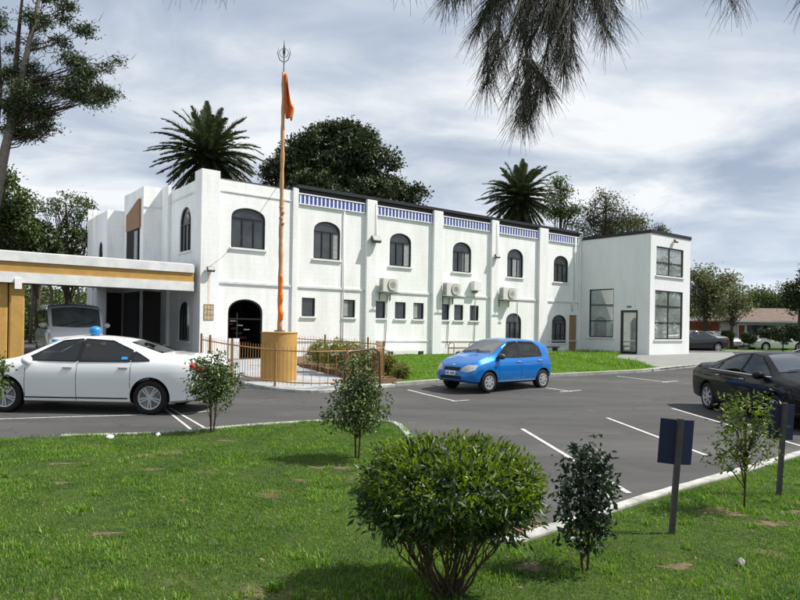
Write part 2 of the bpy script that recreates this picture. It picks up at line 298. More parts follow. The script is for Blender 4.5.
def drape(name, poly, off, m, z_side=None, label=None, kind='structure', cat=None, extra=0):
    """a flat sheet laid over the gently rising ground; z_side gives it a rim going down"""
    bm = bmesh.new(); vs = [bm.verts.new((x, y, 0)) for x, y in poly]; bm.faces.new(vs)
    bmesh.ops.triangulate(bm, faces=bm.faces[:])
    for c in CUTY: bmesh.ops.bisect_plane(bm, geom=bm.verts[:] + bm.edges[:] + bm.faces[:], plane_co=(0, c, 0), plane_no=(0, 1, 0))
    if extra:
        xs = [p[0] for p in poly]; ys = [p[1] for p in poly]
        for i in range(1, int((max(xs) - min(xs)) / extra)): bmesh.ops.bisect_plane(bm, geom=bm.verts[:] + bm.edges[:] + bm.faces[:], plane_co=(min(xs) + i * extra, 0, 0), plane_no=(1, 0, 0))
        for i in range(1, int((max(ys) - min(ys)) / extra)): bmesh.ops.bisect_plane(bm, geom=bm.verts[:] + bm.edges[:] + bm.faces[:], plane_co=(0, min(ys) + i * extra, 0), plane_no=(0, 1, 0))
    for v in bm.verts: v.co.z = gz(v.co.y) + off
    if z_side:
        be = [e for e in bm.edges if e.is_boundary]; r = bmesh.ops.extrude_edge_only(bm, edges=be)
        for v in r['geom']:
            if isinstance(v, bmesh.types.BMVert): v.co.z -= z_side
    bm.normal_update()
    for f in bm.faces:
        if f.normal.z < -.5: f.normal_flip()
    me = bpy.data.meshes.new(name); bm.to_mesh(me); bm.free(); o = link(name, me, None, m)
    if kind: o['kind'] = kind
    return tag(o, label, cat)
def densify(pts, step=.5):
    out = []
    for a, b in zip(pts, pts[1:]):
        n = max(1, int(hypot(b[0] - a[0], b[1] - a[1]) / step))
        out += [(a[0] + (b[0] - a[0]) * i / n, a[1] + (b[1] - a[1]) * i / n) for i in range(n)]
    return out + [pts[-1]]
def smooth_path(pts, it=2):
    for _ in range(it):
        q = [pts[0]]
        for a, b in zip(pts, pts[1:]): q += [(a[0] * .75 + b[0] * .25, a[1] * .75 + b[1] * .25), (a[0] * .25 + b[0] * .75, a[1] * .25 + b[1] * .75)]
        pts = q + [pts[-1]]
    return pts
def ribbon(name, pts, wdt, z0, z1, m, wob=0):
    pts = densify(pts, .35); mb = MB(); n = len(pts); vs = []; fs = []
    for i, p in enumerate(pts):
        a = pts[max(i - 1, 0)]; b = pts[min(i + 1, n - 1)]; l = hypot(b[0] - a[0], b[1] - a[1]) or 1; nx, ny = -(b[1] - a[1]) / l, (b[0] - a[0]) / l
        g = gz(p[1]); h = wdt / 2 + (random.uniform(-wob, wob) if wob else 0)
        for s, z in ((-1, z0), (-1, z1 - .012), (-.86, z1), (.86, z1), (1, z1 - .012), (1, z0)): vs.append((p[0] + nx * h * s, p[1] + ny * h * s, g + z))
    k = 6
    for i in range(n - 1):
        for j in range(k - 1): fs.append((i * k + j, (i + 1) * k + j, (i + 1) * k + j + 1, i * k + j + 1))
    fs += [tuple(range(k)), tuple((n - 1) * k + j for j in range(k - 1, -1, -1))]
    o = mb.add(vs, fs).build(name, m); o['kind'] = 'structure'; return o
def flat_line(name, a, b, wdt, off=.006):
    l = hypot(b[0] - a[0], b[1] - a[1]); nx, ny = -(b[1] - a[1]) / l * wdt / 2, (b[0] - a[0]) / l * wdt / 2
    return drape(name, [(a[0] + nx, a[1] + ny), (b[0] + nx, b[1] + ny), (b[0] - nx, b[1] - ny), (a[0] - nx, a[1] - ny)], off, M['line'])

# ------------------------------------------------------------------ ground, lot, kerbs, markings
drape('ground', [(-500, -60), (500, -60), (500, 900), (-500, 900)], -.03, M['wild'])
drape('asphalt_lot', [(-45, -8), (45, -8), (75, 30), (75, 50.5), (20, 46.8), (-20, 60), (-45, 40)], 0, M['asphalt'])
kl = [(-40, 3.5), (-12, 8.35), (-5.85, 9.45), (-3.74, 9.9), (-2.7, 10.85), (-1.26, 11.66), (-.45, 11.84), (-.05, 11.5), (.1, 10.67), (.35, 8.4), (.57, 6.43), (.66, 5.6), (.78, 5.2), (.98, 5.2), (1.22, 5.42), (2.1, 6.19), (2.94, 6.91), (3.89, 7.64), (5.76, 9.17), (12, 14.1), (20, 20.2)]
kl = kl[:3] + smooth_path(kl[2:], 2)[1:]
def inset(pts, d):
    o = []
    for i, p in enumerate(pts):
        a = pts[max(i - 1, 0)]; b = pts[min(i + 1, len(pts) - 1)]; l = hypot(b[0] - a[0], b[1] - a[1]); o.append((p[0] + (b[1] - a[1]) / l * d, p[1] - (b[0] - a[0]) / l * d))
    return o
LAWN = inset(kl, .06) + [(40, 20), (40, -12), (-40, -12)]
drape('front_lawn', LAWN, .075, M['lawn'])
ribbon('kerb', inset(kl[5:], -.01), .115, -.02, .10, M['kerb'], .012)
nk = [G(395, 386), G(440, 382.5), G(490, 380), G(550, 377), G(600, 374.5), G(640, 372.5), G(662, 370)]
lawn2 = inset(nk, -.08) + [G(650, 368), G(636, 363.2), G(612, 359.5), tuple(BL(22.95, -3.1)[:2]), tuple(BL(23.05, .05)[:2]), tuple(BL(7, .05)[:2])]
drape('side_lawn', lawn2, .085, M['lawn2'])
ribbon('kerb', nk, .15, -.02, .11, M['kerb2'], .01)
# footpath round the annex
path = [tuple(BL(23.0, -3.0)[:2]), G(612, 359.6), G(636, 363.4), G(650, 368.2), G(660, 371), G(700, 366.8), G(740, 361.5), tuple(BL(34, -4.0)[:2]), tuple(BL(27.3, -2)[:2])]
drape('footpath', path, .095, M['apron'])
ribbon('kerb', [G(652, 371.4), G(662, 370.2), G(700, 366.5), G(742, 361.3)], .14, -.02, .10, M['kerb'], .005)
slab = [G(199, 372), G(225, 378.5), G(244, 384), G(262, 388.2), G(280, 390.8), G(307, 393), G(335, 392), G(365, 389), G(395, 386.5), tuple(BL(7, .05)[:2]), tuple(BL(.2, .05)[:2])]
sl_front = smooth_path(slab[:9], 2)
drape('forecourt_slab', sl_front + slab[9:], .05, M['concrete'])
ribbon('kerb', sl_front, .13, -.02, .075, M['kerb'], .004)
bed = [G(301, 368), G(322, 373), G(344, 379.5), G(372, 386), G(396, 384.5), G(408, 381), G(402, 368), tuple(BL(7.6, -.1)[:2]), tuple(BL(3.2, -.1)[:2])]
drape('garden_bed', bed, .11, M['soil'], z_side=.08)
edge = ribbon('garden_edging', [bed[0], bed[1], bed[2], bed[3], bed[4]], .06, .03, .2, M['timber'])
L = []
for a, b in (((522, 429), (629, 493.5)), ((607, 418), (706, 455.5)), ((672, 408.5), (802, 446.5)), ((408, 390), (455, 401.2)), ((452, 401.4), (469, 400.2)),
             ((546, 388), (572, 391.7)), ((560, 392), (581, 390.4)), ((617, 376.3), (668, 382.4)), ((662, 382.4), (678, 381)), ((-60, 421), (163, 414.3)), ((181, 414), (211, 411)),
             ((161, 406), (199, 436)), ((170, 408), (213, 433))):
    flat_line('parking_line', G(*a), G(*b), .05 if a[0] in (161, 170) else .07)
# second row and far kerbs
ribbon('kerb', [(14, 43.2), (20, 43.6), (60, 47)], .2, -.02, .1, M['kerb2'])
drape('verge', [(22.9, 45.4), (60, 47.2), (60, 52), (24.8, 51)], .08, M['lawn2'], z_side=.1)
ribbon('kerb', [(22.9, 45.3), (60, 47.1)], .18, -.02, .11, M['kerb'])

# ------------------------------------------------------------------ windows and walls
def arch_pts(x0, x1, z0, z1, rise, n=14, pointed=0):
    """outline counter-clockwise from lower left; rise 0 gives a rectangle"""
    if rise <= 0: return [(x0, z0), (x1, z0), (x1, z1), (x0, z1)]
    c = (x0 + x1) / 2; h = (x1 - x0) / 2; zs = z1 - rise; out = [(x0, z0), (x1, z0)]
    for i in range(n + 1):
        a = pi * i / n; out.append((c + h * cos(a), zs + rise * (sin(a) ** (.85 if not pointed else 1.0)) + (pointed * (1 - abs(cos(a))) if pointed else 0)))
    return out
def wall(name, outline, holes, m, parent, reveal=.14, place=None, thick=.0):
    """flat wall in (x,z) at y=0 with reveals; place maps (x,y,z) to the parent's space"""
    place = place or (lambda x, y, z: (x, y, z)); loops = [outline] + holes; mb = MB()
    flat = [p for l in loops for p in l]; tris = tessellate_polygon([[Vector((x, z, 0)) for x, z in l] for l in loops])
    vs = [place(x, 0, z) for x, z in flat]; fs = []
    for t in tris:
        a, b, c = [flat[i] for i in t]; cr = (b[0] - a[0]) * (c[1] - a[1]) - (b[1] - a[1]) * (c[0] - a[0]); fs.append(t if cr > 0 else t[::-1])
    mb.add(vs, fs)
    for h in holes:
        n = len(h); vs = [place(x, 0, z) for x, z in h] + [place(x, reveal, z) for x, z in h]; mb.add(vs, [(i, i + n, (i + 1) % n + n, (i + 1) % n) for i in range(n)])
    if thick:
        n = len(outline); vs = [place(x, 0, z) for x, z in outline] + [place(x, thick, z) for x, z in outline]; mb.add(vs, [((i + 1) % n, (i + 1) % n + n, i + n, i) for i in range(n)] + [tuple(range(2 * n - 1, n - 1, -1))])
    return mb.build(name, m, parent)
def window(parent, out, x0, x1, z0, z1, rise, vbars, hbars, fw=.05, yf=.07, place=None, glass='glass', sill=True, nm='window', curtain=None):
    """frame mesh > pane (> sill)"""
    place = place or (lambda x, y, z: (x, y, z)); cx = (x0 + x1) / 2; cz = (z0 + z1) / 2
    inn = [(cx + (x - cx) * (1 - 2 * fw / (x1 - x0)), cz + (z - cz) * (1 - 2 * fw / (z1 - z0))) for x, z in out]; n = len(out); mb = MB()
    vs = [place(x, yf - .03, z) for x, z in out] + [place(x, yf - .03, z) for x, z in inn] + [place(x, yf + .03, z) for x, z in inn] + [place(x, yf + .03, z) for x, z in out]
    fs = []
    for i in range(n):
        j = (i + 1) % n; fs += [(i, j, j + n, i + n), (i + n, j + n, j + 2 * n, i + 2 * n), (i + 2 * n, j + 2 * n, j + 3 * n, i + 3 * n)]
    mb.add(vs, fs)
    def bx(a0, a1, y0, y1, b0, b1):
        mb.add([place(x, y, z) for z in (b0, b1) for x, y in ((a0, y0), (a1, y0), (a1, y1), (a0, y1))], [(3, 2, 1, 0), (4, 5, 6, 7), (0, 1, 5, 4), (1, 2, 6, 5), (2, 3, 7, 6), (3, 0, 4, 7)])
    zs = z1 - rise
    for x in vbars: bx(x - fw * .4, x + fw * .4, yf - .025, yf + .02, z0 + fw, zs if rise else z1 - fw)
    for z in hbars: bx(x0 + fw, x1 - fw, yf - .027, yf + .02, z - fw * .4, z + fw * .4)
    fr = mb.build(nm, M['frame'], parent)
    pn = MB().add([place(x, yf + .012, z) for x, z in inn], [tuple(range(n))]).build('pane', M[glass], fr)
    if curtain:
        a0, a1 = curtain; q = MB().add([place(a0, yf + .006, z0 + fw), place(a1, yf + .006, z0 + fw), place(a1, yf + .006, zs), place(a0, yf + .006, zs)], [(0, 1, 2, 3)]).build('curtain', M['curtain'], fr)
    if sill:
        q = MB(); mb2 = q
        x0s, x1s = x0 - .07, x1 + .07
        q.add([place(x, y, z) for z in (z0 - .075, z0 - .002) for x, y in ((x0s, -.07), (x1s, -.07), (x1s, .03), (x0s, .03))], [(3, 2, 1, 0), (4, 5, 6, 7), (0, 1, 5, 4), (1, 2, 6, 5), (2, 3, 7, 6), (3, 0, 4, 7)])
        q.build('sill', M['white'], fr)
    return fr

B = empty('temple_building', (K0[0], K0[1], GB), ROTB, 'long two storey white painted block building with arched windows, pilasters and blue toothed parapet', 'building')
UP = [(1.1, 2.54, 4.41, 6.0, .42), (4.78, 6.11, 4.26, 5.88, .45), (8.82, 10.1, 4.24, 5.79, .45), (12.77, 14.06, 4.23, 5.75, .5), (16.75, 18.03, 4.21, 5.75, .5), (20.66, 21.98, 4.17, 5.70, .5)]
SM = [(4.26, 4.9), (6.3, 6.95), (8.04, 8.62), (9.18, 9.82), (10.29, 10.93), (12.02, 12.58), (12.93, 13.55), (14.02, 14.65)]
LO = [(16.71, 17.95, .30, 2.25, .5), (20.57, 21.89, .62, 2.25, .5)]
holes = []
for a in UP: holes.append(arch_pts(*a))
for a, b in SM: holes.append(arch_pts(a, b, 1.79, 2.57, 0))
for a in LO: holes.append(arch_pts(*a))
DOOR = (1.02, 2.48, 0.02, 2.40, .55); holes.append(arch_pts(*DOOR)); holes.append(arch_pts(22.16, 22.9, 0.02, 2.27, 0))
fo = [(0, -.5), (23.16, -.5), (23.16, 6.93), (3.9, 6.93), (3.9, 6.98), (.57, 6.98), (.57, 7.22), (0, 7.22)]
wall('wall', fo, holes, M['wall'], B)
for i, a in enumerate(UP):
    x0, x1, z0, z1, r = a; t = (x1 - x0) / 3; cur = {2: (x0 + 2 * t, x1 - .07), 3: (x0 + 2 * t - .1, x1 - .07), 1: (x0 + 2.3 * t, x1 - .07), 4: (x0 + 1.2 * t, x1 - .3)}.get(i)
    wv = [x0 + t, x0 + 2 * t] if i < 2 else [x0 + t * 1.0, x0 + 2 * t]
    window(B, arch_pts(*a), x0, x1, z0, z1, r, wv, [z1 - r], curtain=cur)
for a, b in SM: window(B, arch_pts(a, b, 1.79, 2.57, 0), a, b, 1.79, 2.57, 0, [], [], fw=.05, curtain=(a + .08, a + .3) if random.random() < .4 else None)
for a in LO: window(B, arch_pts(*a), *a, [a[0] + (a[1] - a[0]) / 3, a[0] + 2 * (a[1] - a[0]) / 3], [a[3] - a[4]], sill=a[2] > .5)
# entrance: open dark hall with a stair inside
fr = window(B, arch_pts(*DOOR), *DOOR, [1.42], [1.62], fw=.06, sill=False, nm='entrance_door')
for c in list(fr.children):
    bpy.data.objects.remove(c)
hall = MB(); hall.box(.7, 3.4, .2, 4, -.05, 0); hall.box(.7, 3.4, 3.9, 4, 0, 3); hall.box(.66, .7, .15, 4, 0, 3); hall.box(3.4, 3.44, .15, 4, 0, 3); hall.box(.66, 3.44, .15, 4, 3, 3.05)
hall.build('entrance_hall', M['shadeint'], B)
st = MB()
for k in range(8): st.box(.9 + .19 * k, .9 + .19 * k + .3, 1.2, 1.7, 1.95 - .19 * k, 2.03 - .19 * k)
st.box(.8, 2.6, 1.72, 1.8, .5, .6); st.build('staircase', M['stairs'], B)
st = MB()
for k in range(4): MB().box(1.15 + .3 * k, 1.4 + .3 * k, .8, .84, 1.68 - .17 * k, 1.73 - .17 * k).build('stair_tread', M['trim'], B)
MB().box(1.07, 1.5, -.02, .03, .05, .85).build('low_panel', M['trim'], B)
MB().box(22.18, 22.88, .05, .1, .02, 2.25).build('side_door', M['tan'], B, bevel=.01)
# pilasters
PIL = [(0, .57), (3.74, 4.0), (7.42, 7.97), (11.38, 11.97), (15.4, 15.93), (19.23, 19.97), (22.98, 23.14)]
for i, (a, b) in enumerate(PIL):
    top = 7.24 if i == 0 else 7.1
    pr = .16 if i not in (1, 6) else .08
    p = MB().box(a - (.16 if i == 0 else 0), b, -pr, -.001 if i else .55, -.5, top)
    p.build('pilaster', M['wall'], B, bevel=.015)
bays = [(.57, 3.74), (4.0, 7.42), (7.97, 11.38), (11.97, 15.4), (15.93, 19.23), (19.97, 22.98)]
for i, (a, b) in enumerate(bays):
    c = MB().box(a, b, -.05, -.002, 2.98, 3.06).build('string_course', M['trim'], B)
    if i: MB().box(a, b, -.035, -.002, .72, .77).build('plinth_course', M['trim'], B)
    if i == 0:
        MB().box(a, b, -.03, -.002, 6.52, 6.57).build('string_course', M['trim'], B); continue
    bd = MB().box(a + .01, b - .01, -.03, -.002, 6.50, 6.90).build('parapet_band', M['blue'], B)
    n = int((b - a) / .2); dn = MB()
    for k in range(n): x = a + (b - a) * (k + .5) / n; dn.box(x - .036, x + .036, -.055, -.031, 6.503, 6.84)
    dn.box(a + .012, b - .012, -.06, -.031, 6.88, 6.93); dn.box(a + .012, b - .012, -.07, -.031, 6.46, 6.50)
    dn.build('dentils', M['white'], bd)
rf = MB().box(3.95, 23.2, -.1, 11.5, 7.12, 7.26).box(1.3, 3.95, .9, 11.5, 7.12, 7.26).build('roof', M['roof'], B)
MB().box(4.0, 23.1, .02, .3, 6.93, 7.119).build('roof_fascia', M['roof'], B)
# side wings: stepped plan going back-left.  place() maps side wall x -> inward
def sidewall(y0, y1, xw, top0, top1, holes, curve=0):
    pl = lambda x, y, z: (xw + y, y1 - (x), z)       # x runs from the back to the front
    Ln = y1 - y0; out = [(0, -.5), (Ln, -.5)]
    for k in range(11): t = k / 10; out.append((Ln - Ln * t, top0 + (top1 - top0) * t + curve * (abs(2 * t - 1) ** 2.2)))
    return wall('wall', out, holes, M['wall'], B, place=pl), pl
h1 = arch_pts(4.6 - 2.62, 4.6 - 1.35, 4.3, 6.1, .7)
_, pl = sidewall(0, 4.6, 0, 6.98, 6.98, [h1, arch_pts(4.6 - 2.62, 4.6 - 1.35, .7, 2.3, .6)], .05)
window(B, h1, 4.6 - 2.62, 4.6 - 1.35, 4.3, 6.1, .7, [4.6 - 2.2, 4.6 - 1.78], [5.4], place=pl)
window(B, arch_pts(4.6 - 2.62, 4.6 - 1.35, .7, 2.3, .6), 4.6 - 2.62, 4.6 - 1.35, .7, 2.3, .6, [4.6 - 2.0], [], place=pl)
MB().box(-.14, 0, 3.75, 4.599, -.5, 7.25).build('pilaster', M['wall'], B, bevel=.015)
MB().box(-.05, -.002, .55, 3.75, 6.5, 6.55).build('string_course', M['trim'], B)
# wing one: front face, then side face with terracotta headed glazed door
def frontwall(x0, x1, y, top, holes=[]):
    pl = lambda x, yy, z: (x, y + yy, z); return wall('wall', [(x0, -.5), (x1, -.5), (x1, top), (x0, top)], holes, M['wall'], B, place=pl)
frontwall(-.89, 0, 4.6, 7.25)
MB().box(-.92, .0, 4.56, 4.598, 6.35, 6.4).build('string_course', M['trim'], B)
sidewall(4.6, 7.6, -.89, 7.22, 7.25, [], .03)
wd = MB().box(-.96, -.9, 5.1, 6.9, 3.3, 5.5).build('balcony_door', M['black'], B)
MB().box(-.975, -.961, 5.15, 5.62, 3.4, 5.4).build('pane', M['curtain'], wd)
tp = MB(); tp.add([(-.98, 4.95, 5.5), (-.98, 6.95, 5.5), (-.98, 6.95, 6.25), (-.98, 5.15, 6.75), (-.98, 4.95, 6.75), (-.895, 4.95, 5.5), (-.895, 6.95, 5.5), (-.895, 6.95, 6.25), (-.895, 5.15, 6.75), (-.895, 4.95, 6.75)],
    [(4, 3, 2, 1, 0), (0, 1, 6, 5), (1, 2, 7, 6), (2, 3, 8, 7), (3, 4, 9, 8), (4, 0, 5, 9)]); tp.build('door_head_panel', M['terra'], B)
frontwall(-1.62, -.89, 7.6, 6.55)
sidewall(7.6, 10.1, -1.62, 6.5, 6.55, [arch_pts(.9, 1.7, 3.6, 5.2, .5)], .02)
MB().box(-1.70, -1.58, 10.0, 10.14, 3, 6.75).build('pilaster', M['wall'], B)
window(B, arch_pts(.9, 1.7, 3.6, 5.2, .5), .9, 1.7, 3.6, 5.2, .5, [1.3], [], place=lambda x, y, z: (-1.62 + y, 10.1 - x, z), sill=False)
frontwall(-1.64, -1.5, 10.14, 6.9)
for (a, b, y0, y1, z) in ((.3, 23.0, .3, 10, 7.10), (-.86, .3, 4.8, 7.6, 7.05), (-1.6, -.86, 7.65, 10.1, 6.4)): MB().box(a, b, y0, y1, z - .1, z).build('flat_roof', M['roofgrey'], B)
MB().add([(23.16, 0, -.5), (23.16, 11.5, -.5), (23.16, 11.5, 7.1), (23.16, 0, 6.93)], [(0, 1, 2, 3)]).build('end_wall', M['wall'], B)
MB().add([(-1.62, 11.5, -.5), (23.16, 11.5, -.5), (23.16, 11.5, 7.1), (-1.62, 11.5, 7.1)], [(3, 2, 1, 0)]).build('rear_wall', M['wall'], B)
MB().add([(-1.62, 10.1, -.5), (-1.62, 11.5, -.5), (-1.62, 11.5, 6.5), (-1.62, 10.1, 6.5)], [(3, 2, 1, 0)]).build('wall', M['wall'], B)
# pipes on the wall
def pipe(nm, pts, r, m): return MB().tube(pts, r, 8).build(nm, m, B, smooth=True)
pipe('drain_pipe', [(6.28, -.05, 6.4), (6.28, -.05, .5)], .028, M['white'])
pipe('drain_pipe', [(22.55, -.07, 6.9), (22.55, -.07, 3.2), (22.35, -.07, 3.0), (22.35, -.07, 2.5)], .045, M['plasticw'])
pipe('drain_pipe', [(22.75, -.12, 7.2), (23.1, -.12, 7.2), (23.1, -.12, 6.8)], .05, M['plasticw'])
for x in (8.7, 12.55, 14.4, 17.6): pipe('condensate_pipe', [(x, -.04, 2.9), (x - .05, -.04, 1.2), (x - .1, -.04, .5)], .016, M['grey'])
for x in (7.9, 15.75): pipe('conduit', [(x, -.19, 5.3), (x, -.19, 7.0)], .014, M['white'])
MB().box(.0, .38, -.175, -.162, 1.55, 2.15).build('tiled_plaque', mat('cream tile', (.55, .48, .30), .5, .4, noise=.4, nscale=10), B)
q = MB()
for k in range(4): q.box(.0, .38, -.18, -.176, 1.55 + .19 * k, 1.565 + .19 * k)
for k in range(4): q.box(.0 + .122 * k, .012 + .122 * k, -.18, -.176, 1.565, 2.11)
q.build('plaque_joints', M['timber'], B)
MB().add([(.14, -.1625, 2.15), (.2, -.1625, 2.15), (.225, -.1625, 3.3), (.12, -.1625, 3.3)], [(0, 1, 2, 3)]).build('rust_stain', mat('rust stain', (.60, .47, .33), .8, .2, noise=.5, nscale=5, col2=(.8, .78, .74)), B)

# ------------------------------------------------------------------ annex
A = empty('annex_building', tuple(BL(23.16, 0)), ROTB, 'plain smooth white two storey annex with large black framed windows and glazed door', 'building')
W_, L2 = 4.562, 4.22
plL = lambda x, y, z: (y, -x, z)        # left face: x = distance out from the facade
plR = lambda x, y, z: (x, -W_ + y, z)
def left_out(pts): return [(W_ - 0 - x, z) for x, z in pts]
plL = lambda x, y, z: (y, -(W_ - x) if False else -x, z)
# left face is seen from -x; run its x coordinate from facade outward (viewer's left to right)
hl = [arch_pts(.66, 2.3, .99, 3.80, 0), arch_pts(2.76, 3.84, .10, 2.55, 0)]
wall('wall', [(.0, -.6), (W_, -.6), (W_, 6.75), (.0, 6.75)], hl, M['stucco'], A, place=plL)
window(A, hl[0], .66, 2.3, .99, 3.80, 0, [], [1.95, 2.87], fw=.06, place=plL, glass='annexglass')
dr = window(A, hl[1], 2.76, 3.84, .10, 2.55, 0, [], [], fw=.13, place=plL, glass='annexglass', sill=False, nm='glazed_door')
MB().box(.05, .08, -3.62, -3.60, 1.0, 1.35).build('handle', M['chrome'], dr)
MB().box(-.004, -.001, -3.45, -3.15, 2.68, 2.80).build('door_number_plate', M['grey'], A)
hr = [arch_pts(.57, 3.44, 4.49, 6.09, 0), arch_pts(.50, 3.44, .94, 3.66, 0)]
wall('wall', [(0, -.6), (L2, -.6), (L2, 6.75), (0, 6.75)], hr, M['stucco'], A, place=plR)
window(A, hr[0], .57, 3.44, 4.49, 6.09, 0, [2.0], [5.22], fw=.06, place=plR, glass='annexglass')
window(A, hr[1], .50, 3.44, .94, 3.66, 0, [1.97], [1.88, 2.80], fw=.06, place=plR, glass='annexglass')
MB().add([(L2, -W_, -.6), (L2, 6, -.6), (L2, 6, 6.75), (L2, -W_, 6.75)], [(0, 1, 2, 3)]).build('wall', M['stucco'], A)
MB().box(-.04, L2 + .04, -W_ - .04, 6, 6.75, 6.93).build('roof', M['roof'], A)
MB().box(-.75, -.03, -3.95, -2.65, -.4, .02).build('door_step', M['concrete'], A)

# ------------------------------------------------------------------ carport canopy
C = empty('porte_cochere', tuple(BL(-.2, 0)), ROTB, 'flat roofed carport canopy with white and ochre fascia attached at left end of white building', 'canopy')
MB().box(-14, -.15, 0, 9.5, 3.55, 3.64).build('roof', M['trim'], C)
for z0, z1, mm, y0 in ((3.30, 3.60, 'trim', -.10), (2.96, 3.30, 'ochre', -.04), (2.62, 2.96, 'trim', -.08)):
    MB().box(-14, -.16, y0, .2, z0 + .001, z1 - .001).build('fascia', M[mm], C)
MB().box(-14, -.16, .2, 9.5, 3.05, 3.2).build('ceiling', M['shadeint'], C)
def pier(x, y, r=.23):
    MB().lathe([(r, -.5), (r, 2.62)], 20, Matrix.Translation((x, y, 0))).build('column', M['ochre'], C, smooth=False)
for x in (-5.83, -6.30): MB().box(x - .24, x + .2, .1, .55, -.5, 2.62).build('column', M['ochre'], C, bevel=.05)
for x in (-13.4,): pier(x, .4)
for x in (-6.2, -13.4): pier(x, 8.9)
MB().box(-5.95, -5.75, -.16, -.081, 2.42, 2.75).build('bracket', M['white'], C)
# garden wall of the side wing as seen under the canopy
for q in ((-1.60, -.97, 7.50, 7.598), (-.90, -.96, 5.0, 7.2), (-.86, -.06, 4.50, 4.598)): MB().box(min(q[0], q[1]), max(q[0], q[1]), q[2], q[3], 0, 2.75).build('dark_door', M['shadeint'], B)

# ------------------------------------------------------------------ wall mounted things
def ac(x0, x1, z0, z1, label):
    o = empty('air_conditioner', tuple(BL((x0 + x1) / 2, -.12, z0)), ROTB, label, 'air conditioner', 'outdoor air conditioner units on the long white wall')
    wd_, h = (x1 - x0), z1 - z0; d = .32
    MB().box(-wd_ / 2, wd_ / 2, -d - .02, -.02, 0, h).build('casing', M['plasticw'], o, bevel=.02)
    cx = .1 * wd_; g = MB().lathe([(.0, 0), (h * .41, 0), (h * .41, .02), (0, .02)], 28, Matrix.Translation((cx, -d - .025, h / 2)) @ Matrix.Rotation(pi / 2, 4, 'X')).build('fan', M['grey'], o)
    r = MB()
    for k in range(1, 5): r.lathe([(h * .09 * k, 0), (h * .09 * k + .008, 0), (h * .09 * k + .008, .012), (h * .09 * k, .012)], 24, Matrix.Translation((cx, -d - .05, h / 2)) @ Matrix.Rotation(pi / 2, 4, 'X'))
    r.build('fan_guard', M['plasticw'], g)
    q = MB()
    for s in (-1, 1): q.box(s * wd_ * .36 - .02, s * wd_ * .36 + .02, -d - .1, .12, -.05, -.002); q.box(s * wd_ * .36 - .015, s * wd_ * .36 + .015, .08, .12, -.35, -.05)
    q.box(-wd_ / 2 - .02, wd_ / 2 + .05, -d - .1, -d - .06, -.055, -.02)
    q.build('bracket', M['grey'], o)
    s = MB()
    for k in range(8): s.box(-wd_ / 2 - .006, -wd_ / 2 - .001, -d + .02, -.06, h * (.12 + .1 * k), h * (.16 + .1 * k))
    s.build('side_louvre', M['dgrey'], o)
ac(8.14, 9.0, 2.98, 3.62, 'leftmost outdoor air conditioner unit, on the wall beneath the third upper arched window')
ac(12.0, 12.95, 2.95, 3.62, 'outdoor air conditioner unit on the wall beside a smaller white box')
ac(16.0, 17.05, 2.93, 3.60, 'rightmost outdoor air conditioner unit, above the arched ground floor window')
o = empty('service_box', tuple(BL(14.27, 0, 3.3)), ROTB, 'small plain white service box on the wall right of the middle air conditioner', 'box')
MB().box(-.26, .26, -.3, -.02, .02, .52).build('cabinet', M['white'], o, bevel=.02); MB().box(-.1, .1, -.2, .0, -.08, .02).build('bracket', M['grey'], o)
def flood(x, y, z, s, label, rz=0, base=None):
    loc = tuple(BL(x, y, z)) if base is None else base
    o = empty('floodlight', loc, ROTB + rz, label, 'floodlight', 'floodlights fixed to the white building')
    tr = Matrix.Rotation(radians(-35), 4, 'X')
    MB().box(-.18 * s, .18 * s, -.16 * s, -.04 * s, -.12 * s, .12 * s, tr).build('housing', M['dgrey'], o, bevel=.01)
    MB().box(-.15 * s, .15 * s, -.168 * s, -.162 * s, -.09 * s, .09 * s, tr).build('lens', M['lens'], o)
    MB().box(-.03, .03, -.06, .1, -.03, .03).build('bracket', M['grey'], o)
flood(7.8, -.22, 5.25, 1.25, 'dark floodlight on the pilaster between the second and third upper windows')
flood(15.68, -.22, 5.15, .85, 'small floodlight with thin conduit on the pilaster right of the fourth upper window')
flood(.2, -.22, 3.42, .8, 'rusty small lamp on the left corner pilaster above the tiled plaque')
flood(0, 0, 0, .8, 'twin head security lamp near the top of the annex end wall', base=tuple(BL(23.16 + 2.3, -W_ - .1, 6.45)))
# small fittings along the foot of the wall
o = empty('timber_plank_seat', tuple(BL(9.6, -.35, 0)), ROTB, 'low white plank bench at the foot of the wall behind the fence', 'bench')
MB().box(-1.1, 1.1, -.2, .2, .28, .34).build('seat', M['white'], o); [MB().box(s * .9 - .05, s * .9 + .05, -.15, .15, -.05, .28).build('leg', M['grey'], o) for s in (-1, 1)]
o = empty('wall_bench', tuple(BL(13.1, -.4, 0)), ROTB, 'weathered brown timber bench frame against the wall left of the blue car', 'bench')
MB().box(-.75, .75, -.22, .22, .38, .43).build('seat', M['timber'], o)
[MB().tube([(s * .7, -.2, -.05), (s * .7, -.2, .62), (s * .7, .0, .7), (s * .7, .2, .55), (s * .7, .2, -.05)], .025, 6).build('arm', M['timber'], o) for s in (-1, 1)]
o = empty('grey_bench', tuple(BL(19.4, -.7, 0)), ROTB, 'low grey bench against the wall behind the blue car', 'bench')
MB().box(-.8, .8, -.2, .2, .38, .46).build('seat', M['grey'], o); [MB().box(s * .6 - .06, s * .6 + .06, -.15, .15, -.05, .38).build('leg', M['dgrey'], o) for s in (-1, 1)]

